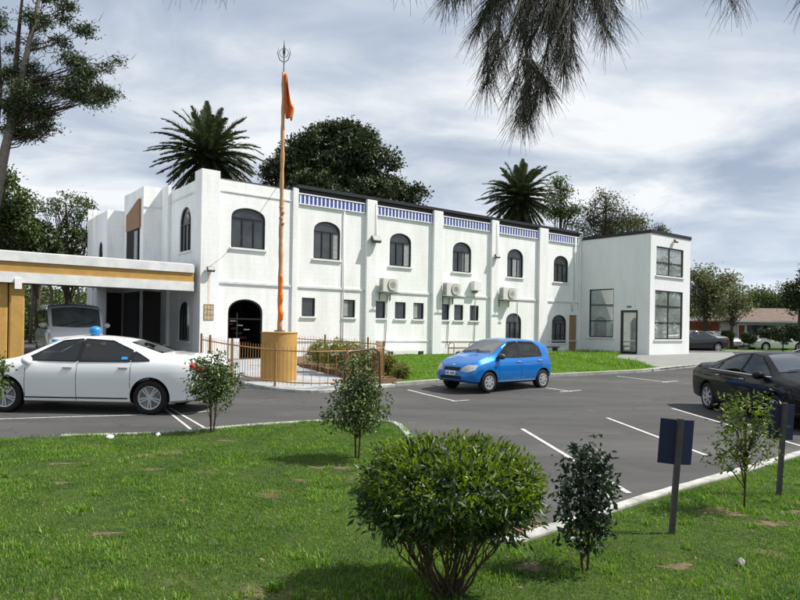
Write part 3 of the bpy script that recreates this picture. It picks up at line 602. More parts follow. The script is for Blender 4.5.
# ------------------------------------------------------------------ plinth, flagpole, flag
pc = (-3.62, 19.25); pg = gz(19.25) + .05
o = tag(MB().lathe([(.53, -.1), (.53, 1.39), (.55, 1.395), (.55, 1.43), (.0, 1.44)], 48, Matrix.Translation((pc[0], pc[1], pg))).build('plinth', M['ochre'], None), 'round ochre painted plinth carrying the tall flagpole', 'plinth')
o.modifiers.new('b', 'BEVEL').width = .01
FP = empty('flagpole', (pc[0], pc[1], pg + 1.44), 0, 'tall flagpole wrapped in peach orange cloth with steel finial', 'flagpole')
H = 7.8
wr = []; rr = []
for k in range(41):
    t = k / 40; wr.append((.005 * sin(t * 30), .005 * cos(t * 23), t * H)); rr.append(.072 - .02 * t + .008 * sin(k * 1.7))
MB().tube(wr, rr, 12).build('pole', M['polecloth'], FP, smooth=True)
MB().tube([(0, 0, 0), (0, 0, .04)], .16, 16).build('base_plate', M['grey'], FP)
kn = MB(); q = []; rr = []
for k in range(25):
    t = k / 24; q.append((.03 + .02 * sin(t * 17), -.05 + .015 * cos(t * 21), .35 + 1.35 * t)); rr.append(.04 + .035 * abs(sin(t * 7 + .6)) * (1 - .6 * t) + .01 * random.random())
kn.tube(q, rr, 9); kn.build('cloth_knot', M['drape'], FP, smooth=True)
q = [(.02 + .02 * sin(k), -.04, 3.2 + .05 * k) for k in range(12)]; MB().tube(q, [.05 + .03 * sin(k * 1.9) for k in range(12)], 8).build('cloth_knot', M['polecloth'], FP, smooth=True)
fi = MB(); fi.tube([(0, 0, H - .05), (0, 0, H + .95)], [.02, .01], 8)
ring = lambda r, z, w: fi.tube([(r * cos(a), 0, z + r * sin(a)) for a in [2 * pi * i / 24 for i in range(25)]], w, 5, False)
ring(.135, H + .58, .009)
for s in (-1, 1): fi.tube([(s * .02, 0, H + .3), (s * .13, 0, H + .38), (s * .19, 0, H + .56), (s * .16, 0, H + .76)], [.010, .014, .013, .005], 6)
fi.add([(0, -.008, H + .40), (.045, 0, H + .6), (0, .008, H + .95), (-.045, 0, H + .6)], [(0, 1, 2), (0, 2, 3), (2, 1, 0), (3, 2, 0)])
fi.build('finial', M['grey'], FP)
# hanging flag: a limp triangle in folds, its own thickness by solidify
fl = MB(); nu, nv = 10, 24; vs = []
for j in range(nv + 1):
    t = j / nv; wd_ = (.09 + .12 * min(1, t * 1.3)) * (1 if t < .72 else 1 - (t - .72) / .28 * .75)
    lean = .0 + .10 * t + (.08 * max(0, t - .6) / .4)
    for i in range(nu + 1):
        u = i / nu; vs.append((.03 + lean * (.3 + u * .7) + wd_ * u * (.75 if t < .72 else 1), .06 * sin(u * 9 + t * 5) * (.4 + u), H - .05 - 1.35 * t))
fl.add(vs, [(j * (nu + 1) + i, j * (nu + 1) + i + 1, (j + 1) * (nu + 1) + i + 1, (j + 1) * (nu + 1) + i) for j in range(nv) for i in range(nu)])
fo_ = fl.build('flag', M['flag'], None, smooth=True); fo_.location = (pc[0], pc[1] - .02, pg + 1.44); sm = fo_.modifiers.new('s', 'SOLIDIFY'); sm.thickness = .008
tag(fo_, 'limp triangular orange flag hanging at the top of the pole', 'flag')
MB().lathe([(.005, -.04), (.035, 0), (.005, .04)], 10, Matrix.Translation((.25, 0, H - 1.43))).build('tassel', M['dgrey'], fo_)
cb_ = MB(); a = Vector((pc[0], pc[1], pg + 1.44 + 4.6)); b = BL(.1, -.2, 3.5)
cb_.tube([a.lerp(b, t) - Vector((0, 0, .35 * sin(pi * t))) for t in [i / 12 for i in range(13)]], .007, 5)
tag(cb_.build('stay_cable', M['grey'], None), 'thin grey cable sagging from the flagpole to the left corner lamp', 'cable')

# ------------------------------------------------------------------ rust brown picket fence round the plinth
FE = empty('picket_fence', (0, 0, 0), 0, 'rust brown metal picket fence curving round the ochre plinth', 'fence')
front = smooth_path([G(201, 371), G(213, 375), G(244, 383), G(275, 388.5), G(307, 391), G(340, 390), G(368, 387), G(383, 383)], 2)
back = [front[-1], (-.75, 20.6), (-1.7, 21.4), (-3.3, 22.3), (-4.6, 23.0)]
def picket_run(path, hgt, posts):
    pts = densify(path, .12); pk = MB(); rl = MB()
    for x, y in pts:
        g = gz(y); pk.tube([(x, y, g + .12), (x, y, g + hgt + .06)], .008, 5)
    for z in (.2, hgt - .06): rl.tube([(x, y, gz(y) + z) for x, y in pts], .02, 6)
    pk.build('pickets', M['rust'], FE); rl.build('rail', M['rust'], FE)
    cum = [0]
    for p, q in zip(pts, pts[1:]): cum.append(cum[-1] + hypot(q[0] - p[0], q[1] - p[1]))
    for f in posts:
        i = min(range(len(cum)), key=lambda k: abs(cum[k] - f * cum[-1])); x, y = pts[i]; g = gz(y)
        MB().box(x - .03, x + .03, y - .03, y + .03, g - .05, g + hgt + .14).build('post', M['rust'], FE)
picket_run(front, 1.12, (0, .1, .3, .56, .8)); picket_run(back, 1.12, (.0, .3, .62, .95))
h0, h1_ = P(345, 354, 17.3), P(379, 354, 18.6)
o = MB().tube([(h0.x, h0.y, gz(h0.y) - .1), (h0.x, h0.y, 1.0), (h0.x + .08, h0.y + .05, 1.1), (h1_.x - .15, h1_.y - .08, 1.16), (h1_.x, h1_.y, 1.05), (h1_.x + .05, h1_.y, gz(h1_.y) - .1)], .032, 10).build('handrail', mat('brown grey tube', (.10, .07, .05), .4, .5, metal=.4), None, smooth=True)
tag(o, 'bent brown steel handrail standing at the right end of the picket fence', 'handrail')

# ------------------------------------------------------------------ vehicles
def interp(st, x):
    for a, b in zip(st, st[1:]):
        if a[0] <= x <= b[0] + 1e-9:
            t = (x - a[0]) / (b[0] - a[0]); return [p + (q - p) * t for p, q in zip(a, b)]
    return list(st[-1])
SEDAN = dict(st=[(-2.49, .46, .80, .86, .60, .50), (-2.44, .34, .90, 1.0, .76, .60), (-2.25, .26, .97, 1.10, .86, .66), (-1.85, .22, .99, 1.135, .905, .68), (-1.55, .20, .99, 1.15, .91, .66), (-1.1, .19, .98, 1.29, .91, .60), (-.70, .19, .97, 1.41, .91, .575),
    (-.2, .19, .96, 1.465, .91, .57), (.15, .19, .95, 1.465, .91, .57), (.5, .19, .945, 1.42, .91, .575), (.85, .19, .94, 1.26, .91, .61), (1.25, .19, .93, 1.05, .91, .68), (1.6, .20, .90, .99, .905, .70), (1.95, .21, .84, .91, .87, .68), (2.2, .23, .74, .80, .78, .60), (2.32, .27, .62, .68, .66, .50), (2.36, .34, .52, .56, .55, .42)],
    ax=(1.38, -1.395), tr=.325, top=1.47,
    side=[[(1.08, 1.0), (.42, 1.365), (.04, 1.405), (.04, .99)], [(-.02, .99), (-.02, 1.405), (-.55, 1.375), (-.98, 1.20), (-.98, 1.0)], [(-1.03, 1.005), (-1.03, 1.18), (-1.36, 1.02)]],
    ws=[(1.17, -.66), (1.20, 0), (1.17, .66), (.48, .50), (.45, 0), (.48, -.50)], rw=[(-1.52, -.60), (-1.54, 0), (-1.52, .60), (-.85, .47), (-.83, 0), (-.85, -.47)],
    handles=[(.18, .87), (-.88, .88)], seams=[(.99, .3, .95), (.01, .25, .96), (-1.02, .5, .96)], mirror=(.93, .98))
HATCH = dict(st=[(-1.72, .50, .72, .80, .60, .52), (-1.68, .40, .88, 1.05, .72, .60), (-1.60, .32, .94, 1.24, .79, .61), (-1.45, .28, .95, 1.38, .815, .61), (-1.15, .24, .95, 1.455, .825, .61), (-.6, .22, .94, 1.495, .83, .61), (-.1, .22, .93, 1.50, .83, .61),
    (.25, .22, .92, 1.455, .83, .61), (.6, .22, .91, 1.27, .83, .63), (.98, .22, .90, 1.05, .83, .67), (1.25, .23, .86, .985, .825, .68), (1.5, .24, .80, .91, .80, .66), (1.72, .26, .70, .81, .74, .60), (1.86, .29, .58, .68, .64, .50), (1.92, .34, .48, .54, .52, .42)],
    ax=(1.19, -1.18), tr=.285, top=1.5,
    side=[[(.83, .97), (.22, 1.40), (-.12, 1.425), (-.12, .96)], [(-.20, .965), (-.20, 1.425), (-.85, 1.40), (-1.10, 1.25), (-1.16, 1.02), (-1.12, .99)]],
    ws=[(.90, -.64), (.94, 0), (.90, .64), (.26, .54), (.22, 0), (.26, -.54)], rw=[],
    handles=[(-.05, .84), (-1.0, .86)], seams=[(.80, .3, .94), (-.16, .25, .94), (-1.12, .6, .96)], mirror=(.78, .98))
VAN = dict(st=[(-2.35, .5, 1.1, 1.9, .80, .74), (-2.3, .35, 1.1, 1.97, .84, .76), (-1.5, .3, 1.12, 1.99, .85, .77), (0, .28, 1.12, 1.99, .85, .77), (1.2, .28, 1.12, 1.97, .85, .77), (1.6, .28, 1.12, 1.90, .85, .76), (1.85, .28, 1.1, 1.60, .84, .76), (2.1, .28, 1.05, 1.2, .83, .74), (2.25, .3, .9, 1.0, .80, .70), (2.33, .36, .6, .66, .74, .62)],
    ax=(1.45, -1.15), tr=.32, top=1.99,
    side=[[(1.72, 1.18), (1.45, 1.75), (.75, 1.78), (.75, 1.18)], [(.65, 1.18), (.65, 1.78), (-.75, 1.78), (-.75, 1.18)], [(-.85, 1.18), (-.85, 1.78), (-2.1, 1.75), (-2.1, 1.18)]],
    ws=[(2.06, -.68), (2.1, 0), (2.06, .68), (1.64, .68), (1.61, 0), (1.64, -.68)], rw=[], handles=[(.9, 1.0)], seams=[(1.72, .4, 1.1), (.7, .3, 1.1), (-.8, .3, 1.1)], mirror=(1.75, 1.28))
def car(spec, name, paint, loc, heading, label, cat, scale=1.0, group=None, wheelstyle='five', trimline=None, plates=True, detail=True, tint='tintglass', seat='seat'):
    """heading: world angle of the car's nose; loc = ground point under the car's middle"""
    o = empty(name, (loc[0], loc[1], loc[2]), heading, label, cat, group); o.scale = (scale,) * 3
    st = spec['st']; n = 70; x0, x1 = st[0][0], st[-1][0]; xs = [x0 + (x1 - x0) * (.5 - .5 * cos(pi * (i / n) ** 1)) * .5 + (x1 - x0) * (i / n) * .5 for i in range(n + 1)]
    rows = np.array([interp(st, x) for x in xs]); rows[:, 0] = xs
    for _ in range(3): rows[1:-1, 1:] = rows[1:-1, 1:] * .5 + (rows[:-2, 1:] + rows[2:, 1:]) * .25
    bm = bmesh.new(); ring = []
    for x, zb, zl, zt, wb, wt in rows:
        h = zl - zb; cab = max(0., min(1., (zt - zl - .14) / .2))
        half = [(0, zb), (wb * .82, zb), (wb * .955, zb + .05 * min(1, h / .5)), (wb * .985, zb + h * .28), (wb, zb + h * .55), (wb * .992, zb + h * .74), (wb * .975, zl - h * .09), (wb * .945 - .01, zl - .01 * h),
                (wb * .93 - .015 , zl + (zt - zl) * .12)]
        e = wt; zt2 = zt
        half += [(half[-1][0] * (1 - .55) + e * .55, zl + (zt - zl) * (.5 if cab else .55)), (e + .01, zl + (zt - zl) * .84), (e - .055, zl + (zt - zl) * .95 + .0), (e * .6, zt), (0, zt + .018)]
        full = half + [(-y, z) for y, z in half[-2:0:-1]]
        ring.append([bm.verts.new((x, y, z)) for y, z in full])
    k = len(ring[0])
    for a, b in zip(ring, ring[1:]):
        for j in range(k): bm.faces.new((a[j], a[(j + 1) % k], b[(j + 1) % k], b[j]))
    bm.faces.new(ring[0][::-1]); bm.faces.new(ring[-1]); bmesh.ops.recalc_face_normals(bm, faces=bm.faces[:])
    for f in bm.faces: f.smooth = True
    bvh = BVHTree.FromBMesh(bm)
    me = bpy.data.meshes.new('body'); bm.to_mesh(me); bm.free(); body = link('body', me, o, paint); me.materials.append(M['black'])
    # wheel arches cut out
    tr = spec['tr']; W = max(r[4] for r in st)
    for ax in spec['ax']:
        for s in (-1, 1):
            cm = MB().lathe([(tr + .055, 0), (tr + .055, .5)], 40, Matrix.Translation((ax, s * (W + .1), tr + .01)) @ Matrix.Rotation(s * pi / 2, 4, 'X')); c = cm.build('cutter', M['black'], None)
            c.data.materials.clear(); c.data.materials.append(M['black'])
            md = body.modifiers.new('b', 'BOOLEAN'); md.operation = 'DIFFERENCE'; md.solver = 'EXACT'; md.object = c; md.material_mode = 'TRANSFER'
            c.parent = o
            bpy.context.view_layer.update(); dg = bpy.context.evaluated_depsgraph_get(); nm = bpy.data.meshes.new_from_object(body.evaluated_get(dg), preserve_all_data_layers=True, depsgraph=dg)
            body.modifiers.clear()
            if len(nm.polygons) > 50: body.data = nm
            bpy.data.objects.remove(c)
    def cut(cm):
        c = cm.build('cutter', M['dgrey'], None); c.parent = o; md = body.modifiers.new('b', 'BOOLEAN'); md.operation = 'DIFFERENCE'; md.solver = 'EXACT'; md.object = c; md.material_mode = 'TRANSFER'
        bpy.context.view_layer.update(); dg = bpy.context.evaluated_depsgraph_get(); nm = bpy.data.meshes.new_from_object(body.evaluated_get(dg), preserve_all_data_layers=True, depsgraph=dg)
        body.modifiers.clear()
        if len(nm.polygons) > 50: body.data = nm
        bpy.data.objects.remove(c)
    if detail:
        xa, xb = (-1.5, 1.18) if spec is SEDAN else (-1.5, .92); vs = []; m_ = 24; kk = 0
        for i in range(m_ + 1):
            x = xa + (xb - xa) * i / m_; r_ = [np.interp(x, rows[:, 0], rows[:, c]) for c in range(6)]; zl, zt, wb, wt = r_[2], r_[3], r_[4], r_[5]
            hf = [(wb * .86, zl - .42), (wb * .93 - .06, zl - .03), (wt - .03, zl + (zt - zl) * .80), (wt - .09, zt - .045)]
            vs += [(x, y, z) for y, z in hf] + [(x, -y, z) for y, z in hf[::-1]]
        cab = MB().add(vs, [(i * 8 + j, i * 8 + (j + 1) % 8, (i + 1) * 8 + (j + 1) % 8, (i + 1) * 8 + j) for i in range(m_) for j in range(8)] + [tuple(range(7, -1, -1)), tuple(m_ * 8 + j for j in range(8))]); cut(cab)
        def prism(poly, f0, f1):
            n_ = len(poly); a_ = sum(poly[i][0] * poly[(i + 1) % n_][1] - poly[(i + 1) % n_][0] * poly[i][1] for i in range(n_)); poly = poly if a_ > 0 else poly[::-1]
            v0 = [f0(p) for p in poly] + [f1(p) for p in poly]; ff = [(i, (i + 1) % n_, (i + 1) % n_ + n_, i + n_) for i in range(n_)] + [tuple(range(n_ - 1, -1, -1)), tuple(range(n_, 2 * n_))]
            b_ = bmesh.new(); vv_ = [b_.verts.new(v) for v in v0]; [b_.faces.new([vv_[i] for i in f]) for f in ff]; bmesh.ops.recalc_face_normals(b_, faces=b_.faces[:]); b_.verts.ensure_lookup_table()
            out = MB(); b_.verts.index_update(); out.add([v.co[:] for v in b_.verts], [tuple(v.index for v in f.verts) for f in b_.faces]); b_.free(); return out
        for q in spec['side']: cut(prism(q, lambda p: (p[0], -1.3, p[1]), lambda p: (p[0], 1.3, p[1])))
        for q in (spec['ws'], spec['rw']):
            if q:
                zz_ = 1.0 if q is spec['ws'] else 1.08
                cx_ = sum(p[0] for p in q) / len(q); cut(prism([(cx_ + (p[0] - cx_) * .94, p[1] * .97) for p in q], lambda p: (p[0], p[1], zz_), lambda p: (p[0], p[1], 2.2)))
        zt0 = 1.0 if spec is SEDAN else .98; sx = (.05, -.88) if spec is SEDAN else (-.15, -.95)
        for x in sx:
            for s in (-1, 1):
                sb = MB(); T_ = Matrix.Translation((x, s * .36, 0)) @ Matrix.Rotation(radians(-12), 4, 'Y'); sb.box(-.07, .07, -.24, .24, .56, 1.12, T_); sb.box(-.045, .045, -.12, .12, 1.15, 1.31, T_); sb.box(.0, .45, -.24, .24, .56, .68)
                sb.v[-8:] = [(v[0] + x, v[1] + s * .36, v[2]) for v in sb.v[-8:]]; sb.build('seat', M[seat], o, bevel=.035)
        dxx = spec['ws'][1][0]; MB().box(dxx - .42, dxx - .10, -.66, .66, .60, .94).build('dashboard', M['dgrey'], o, bevel=.05)
        MB().tube([(dxx - .52 + .05 * cos(a), -.36 + .17 * sin(a), .95 + .17 * cos(a)) for a in [2 * pi * i / 20 for i in range(21)]], .014, 6, False).build('steering_wheel', M['black'], o)
        MB().box(dxx - .68, dxx - .66, -.12, .12, 1.27, 1.33).build('rear_view_mirror', M['black'], o, bevel=.01)
        if not spec['rw']:
            cut(prism([(-.48, 1.03), (.48, 1.03), (.43, 1.30), (-.43, 1.30)], lambda p: (-2.2, p[0], p[1]), lambda p: (-1.3, p[0], p[1])))
    body.data.polygons.foreach_set('use_smooth', [True] * len(body.data.polygons))
    try: body.data.set_sharp_from_angle(angle=radians(38))
    except Exception: pass
    def patch(nm, poly, axis, sgn, m, off=.006, par=body, cut=.08, rim=None):
        """panel lying on the body: poly in (x,z) for sides, (x,y) from above, (y,z) for front/rear"""
        b = bmesh.new(); vs = [b.verts.new((p[0], p[1], 0)) for p in poly]; b.faces.new(vs)
        us = [p[0] for p in poly]; vv = [p[1] for p in poly]; u = min(us) + cut
        while u < max(us): bmesh.ops.bisect_plane(b, geom=b.verts[:] + b.edges[:] + b.faces[:], plane_co=(u, 0, 0), plane_no=(1, 0, 0)); u += cut
        u = min(vv) + cut
        while u < max(vv): bmesh.ops.bisect_plane(b, geom=b.verts[:] + b.edges[:] + b.faces[:], plane_co=(0, u, 0), plane_no=(0, 1, 0)); u += cut
        for v in b.verts:
            if axis == 'y': org, d = Vector((v.co.x, 3 * sgn, v.co.y)), Vector((0, -sgn, 0))
            elif axis == 'z': org, d = Vector((v.co.x, v.co.y, 4)), Vector((0, 0, -1))
            else: org, d = Vector((4 * sgn, v.co.x, v.co.y)), Vector((-sgn, 0, 0))
            h = bvh.ray_cast(org, d)
            if h[0] is None:
                h = bvh.find_nearest(org + d * 2)
            nn = h[1] if h[1].dot(d) < 0 else -h[1]
            v.co = h[0] + nn * off
        b.normal_update()
        for f_ in b.faces:
            h = bvh.find_nearest(f_.calc_center_median())
            if f_.normal.dot(d) > 0: f_.normal_flip()
        b.normal_update(); me = bpy.data.meshes.new(nm); b.to_mesh(me); b.free(); me.polygons.foreach_set('use_smooth', [True] * len(me.polygons))
        return link(nm, me, par, m)
    glass = M[tint] if detail else M['carglass']
    def grow(poly, g):
        cx = sum(p[0] for p in poly) / len(poly); cy = sum(p[1] for p in poly) / len(poly)
        return [(cx + (p[0] - cx) * (1 + g / max(.05, abs(p[0] - cx))) if abs(p[0] - cx) > .02 else p[0], cy + (p[1] - cy) * (1 + g / max(.05, abs(p[1] - cy))) if abs(p[1] - cy) > .02 else p[1]) for p in poly]
    for s in (-1, 1):
        for q in spec['side']:
            if detail: patch('side_window', grow(q, .012), 'y', s, glass, .004, o)
            else:
                fr = patch('side_window', grow(q, .018), 'y', s, M['black'], .003, o); patch('pane', q, 'y', s, glass, .007, fr)
        if detail:
            for qa, qb in zip(spec['side'], spec['side'][1:]):
                a0, a1 = min(p[0] for p in qa), max(p[0] for p in qb); zb_ = min(p[1] for p in qa) + .01; zt_ = min(max(p[1] for p in qa), max(p[1] for p in qb)) - .005
                patch('window_pillar', [(a1 - .012, zb_), (a0 + .012, zb_), (a0 + .012, zt_), (a1 - .012, zt_)], 'y', s, M['black'], .006, o)
            q = spec['side'][0]; allp = [p for w_ in spec['side'] for p in w_]
            for w_ in spec['side']:
                n_ = len(w_)
                for i in range(n_):
                    p_, q_ = w_[i], w_[(i + 1) % n_]; L_e = hypot(q_[0] - p_[0], q_[1] - p_[1]); nx, nz = (q_[1] - p_[1]) / L_e * .011, -(q_[0] - p_[0]) / L_e * .011
                    patch('window_seal', [(p_[0] - nx, p_[1] - nz), (q_[0] - nx, q_[1] - nz), (q_[0] + nx, q_[1] + nz), (p_[0] + nx, p_[1] + nz)], 'y', s, M['black'], .008, o)
        if trimline:
            xa, xb = spec['side'][0][0][0] + .06, spec['side'][-1][-1][0] - .05
            zz = spec['side'][0][0][1] - .035; z2 = spec['side'][-1][-1][1] - .032
            patch('window_trim', [(xa, zz), (xa, zz + .018), (xb, z2 + .018), (xb, z2)], 'y', s, M['chrome'], .011, o)
        if detail:
            for (x, z0, z1) in spec['seams']: patch('door_seam', [(x - .005, z0), (x + .005, z0), (x + .005, z1), (x - .005, z1)], 'y', s, M['black'], .002, o)
            xs0 = spec['seams'][0][0]; xs1 = spec['ax'][1] + spec['tr'] + .1
            patch('sill_trim', [(xs1, .29), (xs0, .29), (xs0, .315), (xs1, .315)], 'y', s, M['silver'] if spec is HATCH else M['black'], .004, o)
            for (x, z) in spec['handles']:
                h = bvh.ray_cast(Vector((x, 3 * s, z)), Vector((0, -s, 0)))[0]; y = h.y
                MB().box(x - .09, x + .09, min(y, y + s * .03), max(y, y + s * .03), z - .014, z + .014).build('door_handle', M['chrome'] if spec is SEDAN else M['silver'], o, bevel=.01)
        mxp, mz = spec['mirror']; h = bvh.ray_cast(Vector((mxp, 3 * s, mz)), Vector((0, -s, 0)))[0]; y = h.y if h else s * .8
        mb = MB().lathe([(.03, -.07), (.075, -.04), (.09, .02), (.08, .06), (.04, .08)], 12, Matrix.Translation((mxp, y + s * .13, mz + .02)) @ Matrix.Rotation(-pi / 2, 4, 'Y') @ Matrix.Diagonal((1, 1.4, 1, 1))); mb.box(mxp - .03, mxp + .03, min(y, y + s * .1), max(y, y + s * .1), mz - .035, mz)
        mb.build('mirror', paint if spec is not HATCH else M['dgrey'], o, smooth=True)
    patch('windscreen', grow(spec['ws'], 0), 'z', 1, M['frontglass'] if detail else M['screen'], .007, o)
    if spec['rw']: patch('rear_window', spec['rw'], 'z', 1, glass, .007, o)
    # front and rear details
    fz = st[-1][2]; F = x1; 
    if spec is SEDAN:
        for s in (-1, 1):
            patch('headlight', [(s * .42, .60), (s * .80, .66), (s * .80, .74), (s * .50, .72)], 'x', 1, M['lens'], .008, o)
            patch('tail_light', [(s * .42, .80), (s * .72, .79), (s * .72, .93), (s * .50, .92)], 'x', -1, M['red'], .008, o)
            patch('tail_light', [(-2.40, .80), (-2.26, .80), (-2.18, .94), (-2.36, .93)], 'y', s, M['red'], .008, o, cut=.03)
        patch('grille', [(-.36, .55), (.36, .55), (.40, .66), (-.40, .66)], 'x', 1, M['black'], .008, o)
        patch('bumper_intake', [(-.5, .32), (.5, .32), (.45, .42), (-.45, .42)], 'x', 1, M['black'], .008, o)
        if plates: patch('number_plate', [(-.2, .62), (.2, .62), (.2, .74), (-.2, .74)], 'x', -1, M['white'], .012, o)
    elif spec is HATCH:
        for s in (-1, 1):
            patch('headlight', [(s * .36, .60), (s * .60, .56), (s * .735, .63), (s * .735, .76), (s * .56, .77), (s * .42, .70)], 'x', 1, M['lens'], .01, o, cut=.04)
            patch('tail_light', [(-1.69, .80), (-1.56, .80), (-1.50, 1.05), (-1.62, 1.0)], 'y', s, M['red'], .008, o)
        patch('grille', [(-.30, .60), (.30, .60), (.32, .69), (-.32, .69)], 'x', 1, M['black'], .01, o, cut=.04)
        patch('bumper_intake', [(-.42, .36), (.42, .36), (.40, .45), (-.40, .45)], 'x', 1, M['black'], .01, o, cut=.04)
        if plates:
            pl_ = MB().box(1.925, 1.945, -.19, .19, .47, .585).build('number_plate', M['white'], o)
            t = MB()
            for k, hh in enumerate((.05, .05, .0, .05, .05, .05)):
                if hh: t.box(1.946, 1.948, -.15 + k * .055, -.115 + k * .055, .50, .50 + hh)
            t.build('plate_characters', M['black'], pl_)
        patch('rear_window', [(-.5, 1.0), (.5, 1.0), (.45, 1.33), (-.45, 1.33)], 'x', -1, glass, .008, o)
        bg_ = MB().lathe([(.0, 0), (.035, 0), (.03, .008), (0, .01)], 14, Matrix.Translation((1.80, 0, .755)) @ Matrix.Rotation(radians(50), 4, 'Y') @ Matrix.Diagonal((1, 1.5, 1, 1))).build('badge', M['chrome'], o)
    else:
        for s in (-1, 1): patch('headlight', [(s * .50, .72), (s * .76, .72), (s * .76, .90), (s * .50, .86)], 'x', 1, M['lens'], .01, o)
        patch('grille', [(-.48, .74), (.48, .74), (.48, .84), (-.48, .84)], 'x', 1, M['dgrey'], .01, o)
        patch('bumper_intake', [(-.6, .40), (.6, .40), (.6, .52), (-.6, .52)], 'x', 1, M['black'], .01, o)
    for q in ('wiper',):
        wx = spec['ws'][1][0] - .03; mbw = MB()
        for y0, y1 in ((-.5, .05), (.0, .5)):
            pts = []
            for t in range(5):
                y = y0 + (y1 - y0) * t / 4; x = wx - .08 * t / 4; h = bvh.ray_cast(Vector((x, y, 4)), Vector((0, 0, -1)))[0]; pts.append(h + Vector((.01, 0, .02)))
            mbw.tube(pts, .008, 5)
        mbw.build('wiper', M['black'], o)
    # wheels
    for ax in spec['ax']:
        for s in (-1, 1):
            T = Matrix.Translation((ax, s * (W - .02), tr)) @ Matrix.Rotation(-s * pi / 2, 4, 'X'); rr = tr * .68      # local z points outward
            wh = MB().lathe([(rr, -.2), (tr * .95, -.2), (tr, -.17), (tr, -.03), (tr * .95, -.002), (rr * 1.03, .004), (rr, -.03)], 40, T).build('wheel', M['black'], o, smooth=True)
            rm = MB(); rm.lathe([(rr * .99, -.03), (rr * 1.0, .004), (rr * .93, .002), (rr * .88, -.03), (rr * .86, -.03)], 40, T)
            if wheelstyle == 'five':
                for j in range(5):
                    for da in (-.17, .17):
                        a = 2 * pi * j / 5 + .3; A_ = T @ Matrix.Rotation(a + da * .55, 4, 'Z'); rm.box(rr * .12, rr * .92, -rr * .065 + da * rr * .25, rr * .065 + da * rr * .25, -.02, -.003, A_)
                rm.lathe([(0, -.02), (rr * .24, -.02), (rr * .2, .0), (0, .0)], 16, T)
            elif wheelstyle == 'cover':
                rm.lathe([(0, -.02), (rr * .9, -.02), (rr * .85, -.006), (rr * .3, .004), (0, .006)], 24, T)
            else:
                for j in range(7):
                    A_ = T @ Matrix.Rotation(2 * pi * j / 7, 4, 'Z'); rm.box(rr * .12, rr * .92, -rr * .13, rr * .13, -.02, -.003, A_)
                rm.lathe([(0, -.02), (rr * .3, -.02), (rr * .25, .0), (0, .0)], 16, T)
            rm.build('rim', M['silver'], wh)
            if wheelstyle == 'cover':
                hl_ = MB()
                for j in range(7):
                    a = 2 * pi * j / 7; hl_.lathe([(0, .002), (rr * .13, .002), (rr * .13, .007), (0, .007)], 10, T @ Matrix.Translation((rr * .62 * cos(a), rr * .62 * sin(a), -.004)))
                hl_.build('cover_holes', M['black'], wh)
            MB().lathe([(0, -.06), (rr * .98, -.06), (rr * .98, -.05), (0, -.05)], 24, T).build('brake_disc', M['dgrey'], wh)
    o['bvh'] = 0; del o['bvh']
    return o, patch
def carpaint(name, c, metal=.0, rough=.35): return mat(name, c, rough, .2, metal=metal, coat=1.0)
def seethrough(name, tint, extra=.04):
    m = bpy.data.materials.new(name); m.use_nodes = True; t = m.node_tree; t.nodes.remove(t.nodes['Principled BSDF'])
    g = t.nodes.new('ShaderNodeBsdfGlossy'); g.inputs['Roughness'].default_value = .02; tr = t.nodes.new('ShaderNodeBsdfTransparent'); tr.inputs[0].default_value = (*tint, 1)
    f = t.nodes.new('ShaderNodeFresnel'); f.inputs[0].default_value = 1.5; a = t.nodes.new('ShaderNodeMath'); a.operation = 'ADD'; a.inputs[1].default_value = extra; t.links.new(f.outputs[0], a.inputs[0])
    x = t.nodes.new('ShaderNodeMixShader'); t.links.new(a.outputs[0], x.inputs[0]); t.links.new(tr.outputs[0], x.inputs[1]); t.links.new(g.outputs[0], x.inputs[2]); t.links.new(x.outputs[0], t.nodes['Material Output'].inputs[0]); return m
M['carglass'] = mat('tinted car glass', (.012, .016, .018), .03, .9)
M['clearglass'] = seethrough('clear car glass', (.62, .66, .64)); M['tintglass'] = seethrough('tinted car glass clear', (.36, .40, .40)); M['frontglass'] = seethrough('windscreen glass clear', (.6, .66, .63), .30)
M['seat'] = mat('grey seat cloth', (.10, .10, .105), .9, .2); M['seatl'] = mat('beige seat cloth', (.26, .24, .21), .9, .2)
M['screen'] = mat('windscreen glass', (.10, .115, .115), .04, 1.0, noise=.5, nscale=3)
PW = carpaint('white car paint', (.72, .73, .73)); PB = carpaint('bright blue metallic paint', (.0, .15, .50), .25); PD = carpaint('black metallic paint', (.004, .0045, .006), .1); PG = carpaint('charcoal paint', (.02, .022, .026), .3)
PV = carpaint('off white van paint', (.6, .61, .62)); PS = carpaint('silver car paint', (.45, .46, .47), .5)
# white sedan, nose to the left: near-side wheels at 12.6 m
wc, wp = car(SEDAN, 'parked_car', PW, (-6.30, 13.45, 0), pi - radians(1.0), 'white sedan parked side-on at left, blue ball light on its roof', 'car', 1.035, trimline=None)
bl = MB().lathe([(.02, -.10), (.08, -.08), (.112, -.03), (.112, .03), (.08, .08), (.02, .10)], 20, Matrix.Translation((-.03, .25, 1.56))).build('roof_light', M['skyblue'], wc, smooth=True)
MB().lathe([(.06, 0), (.06, .04)], 14, Matrix.Translation((-.03, .25, 1.44))).build('lamp_base', M['white'], bl)
wp('window_sticker', [(-.94, 1.03), (-.82, 1.03), (-.82, 1.08), (-.92, 1.08)], 'y', 1, M['skyblue'], .012, wc)
MB().lathe([(.0, 0), (.05, .01), (.05, .05), (0, .06)], 12, Matrix.Translation((.76, .3, 1.33))).build('toll_tag', M['skyblue'], wc)
# blue hatchback
ba = pi + radians(39.2)
bc_, bp_ = car(HATCH, 'parked_car', PB, (2.84, 18.62, gz(18.2)), ba, 'bright blue small hatchback parked in front of the building lawn', 'car', .965, wheelstyle='cover', tint='clearglass', seat='seatl')
bc_.rotation_euler = (0, radians(0), ba)
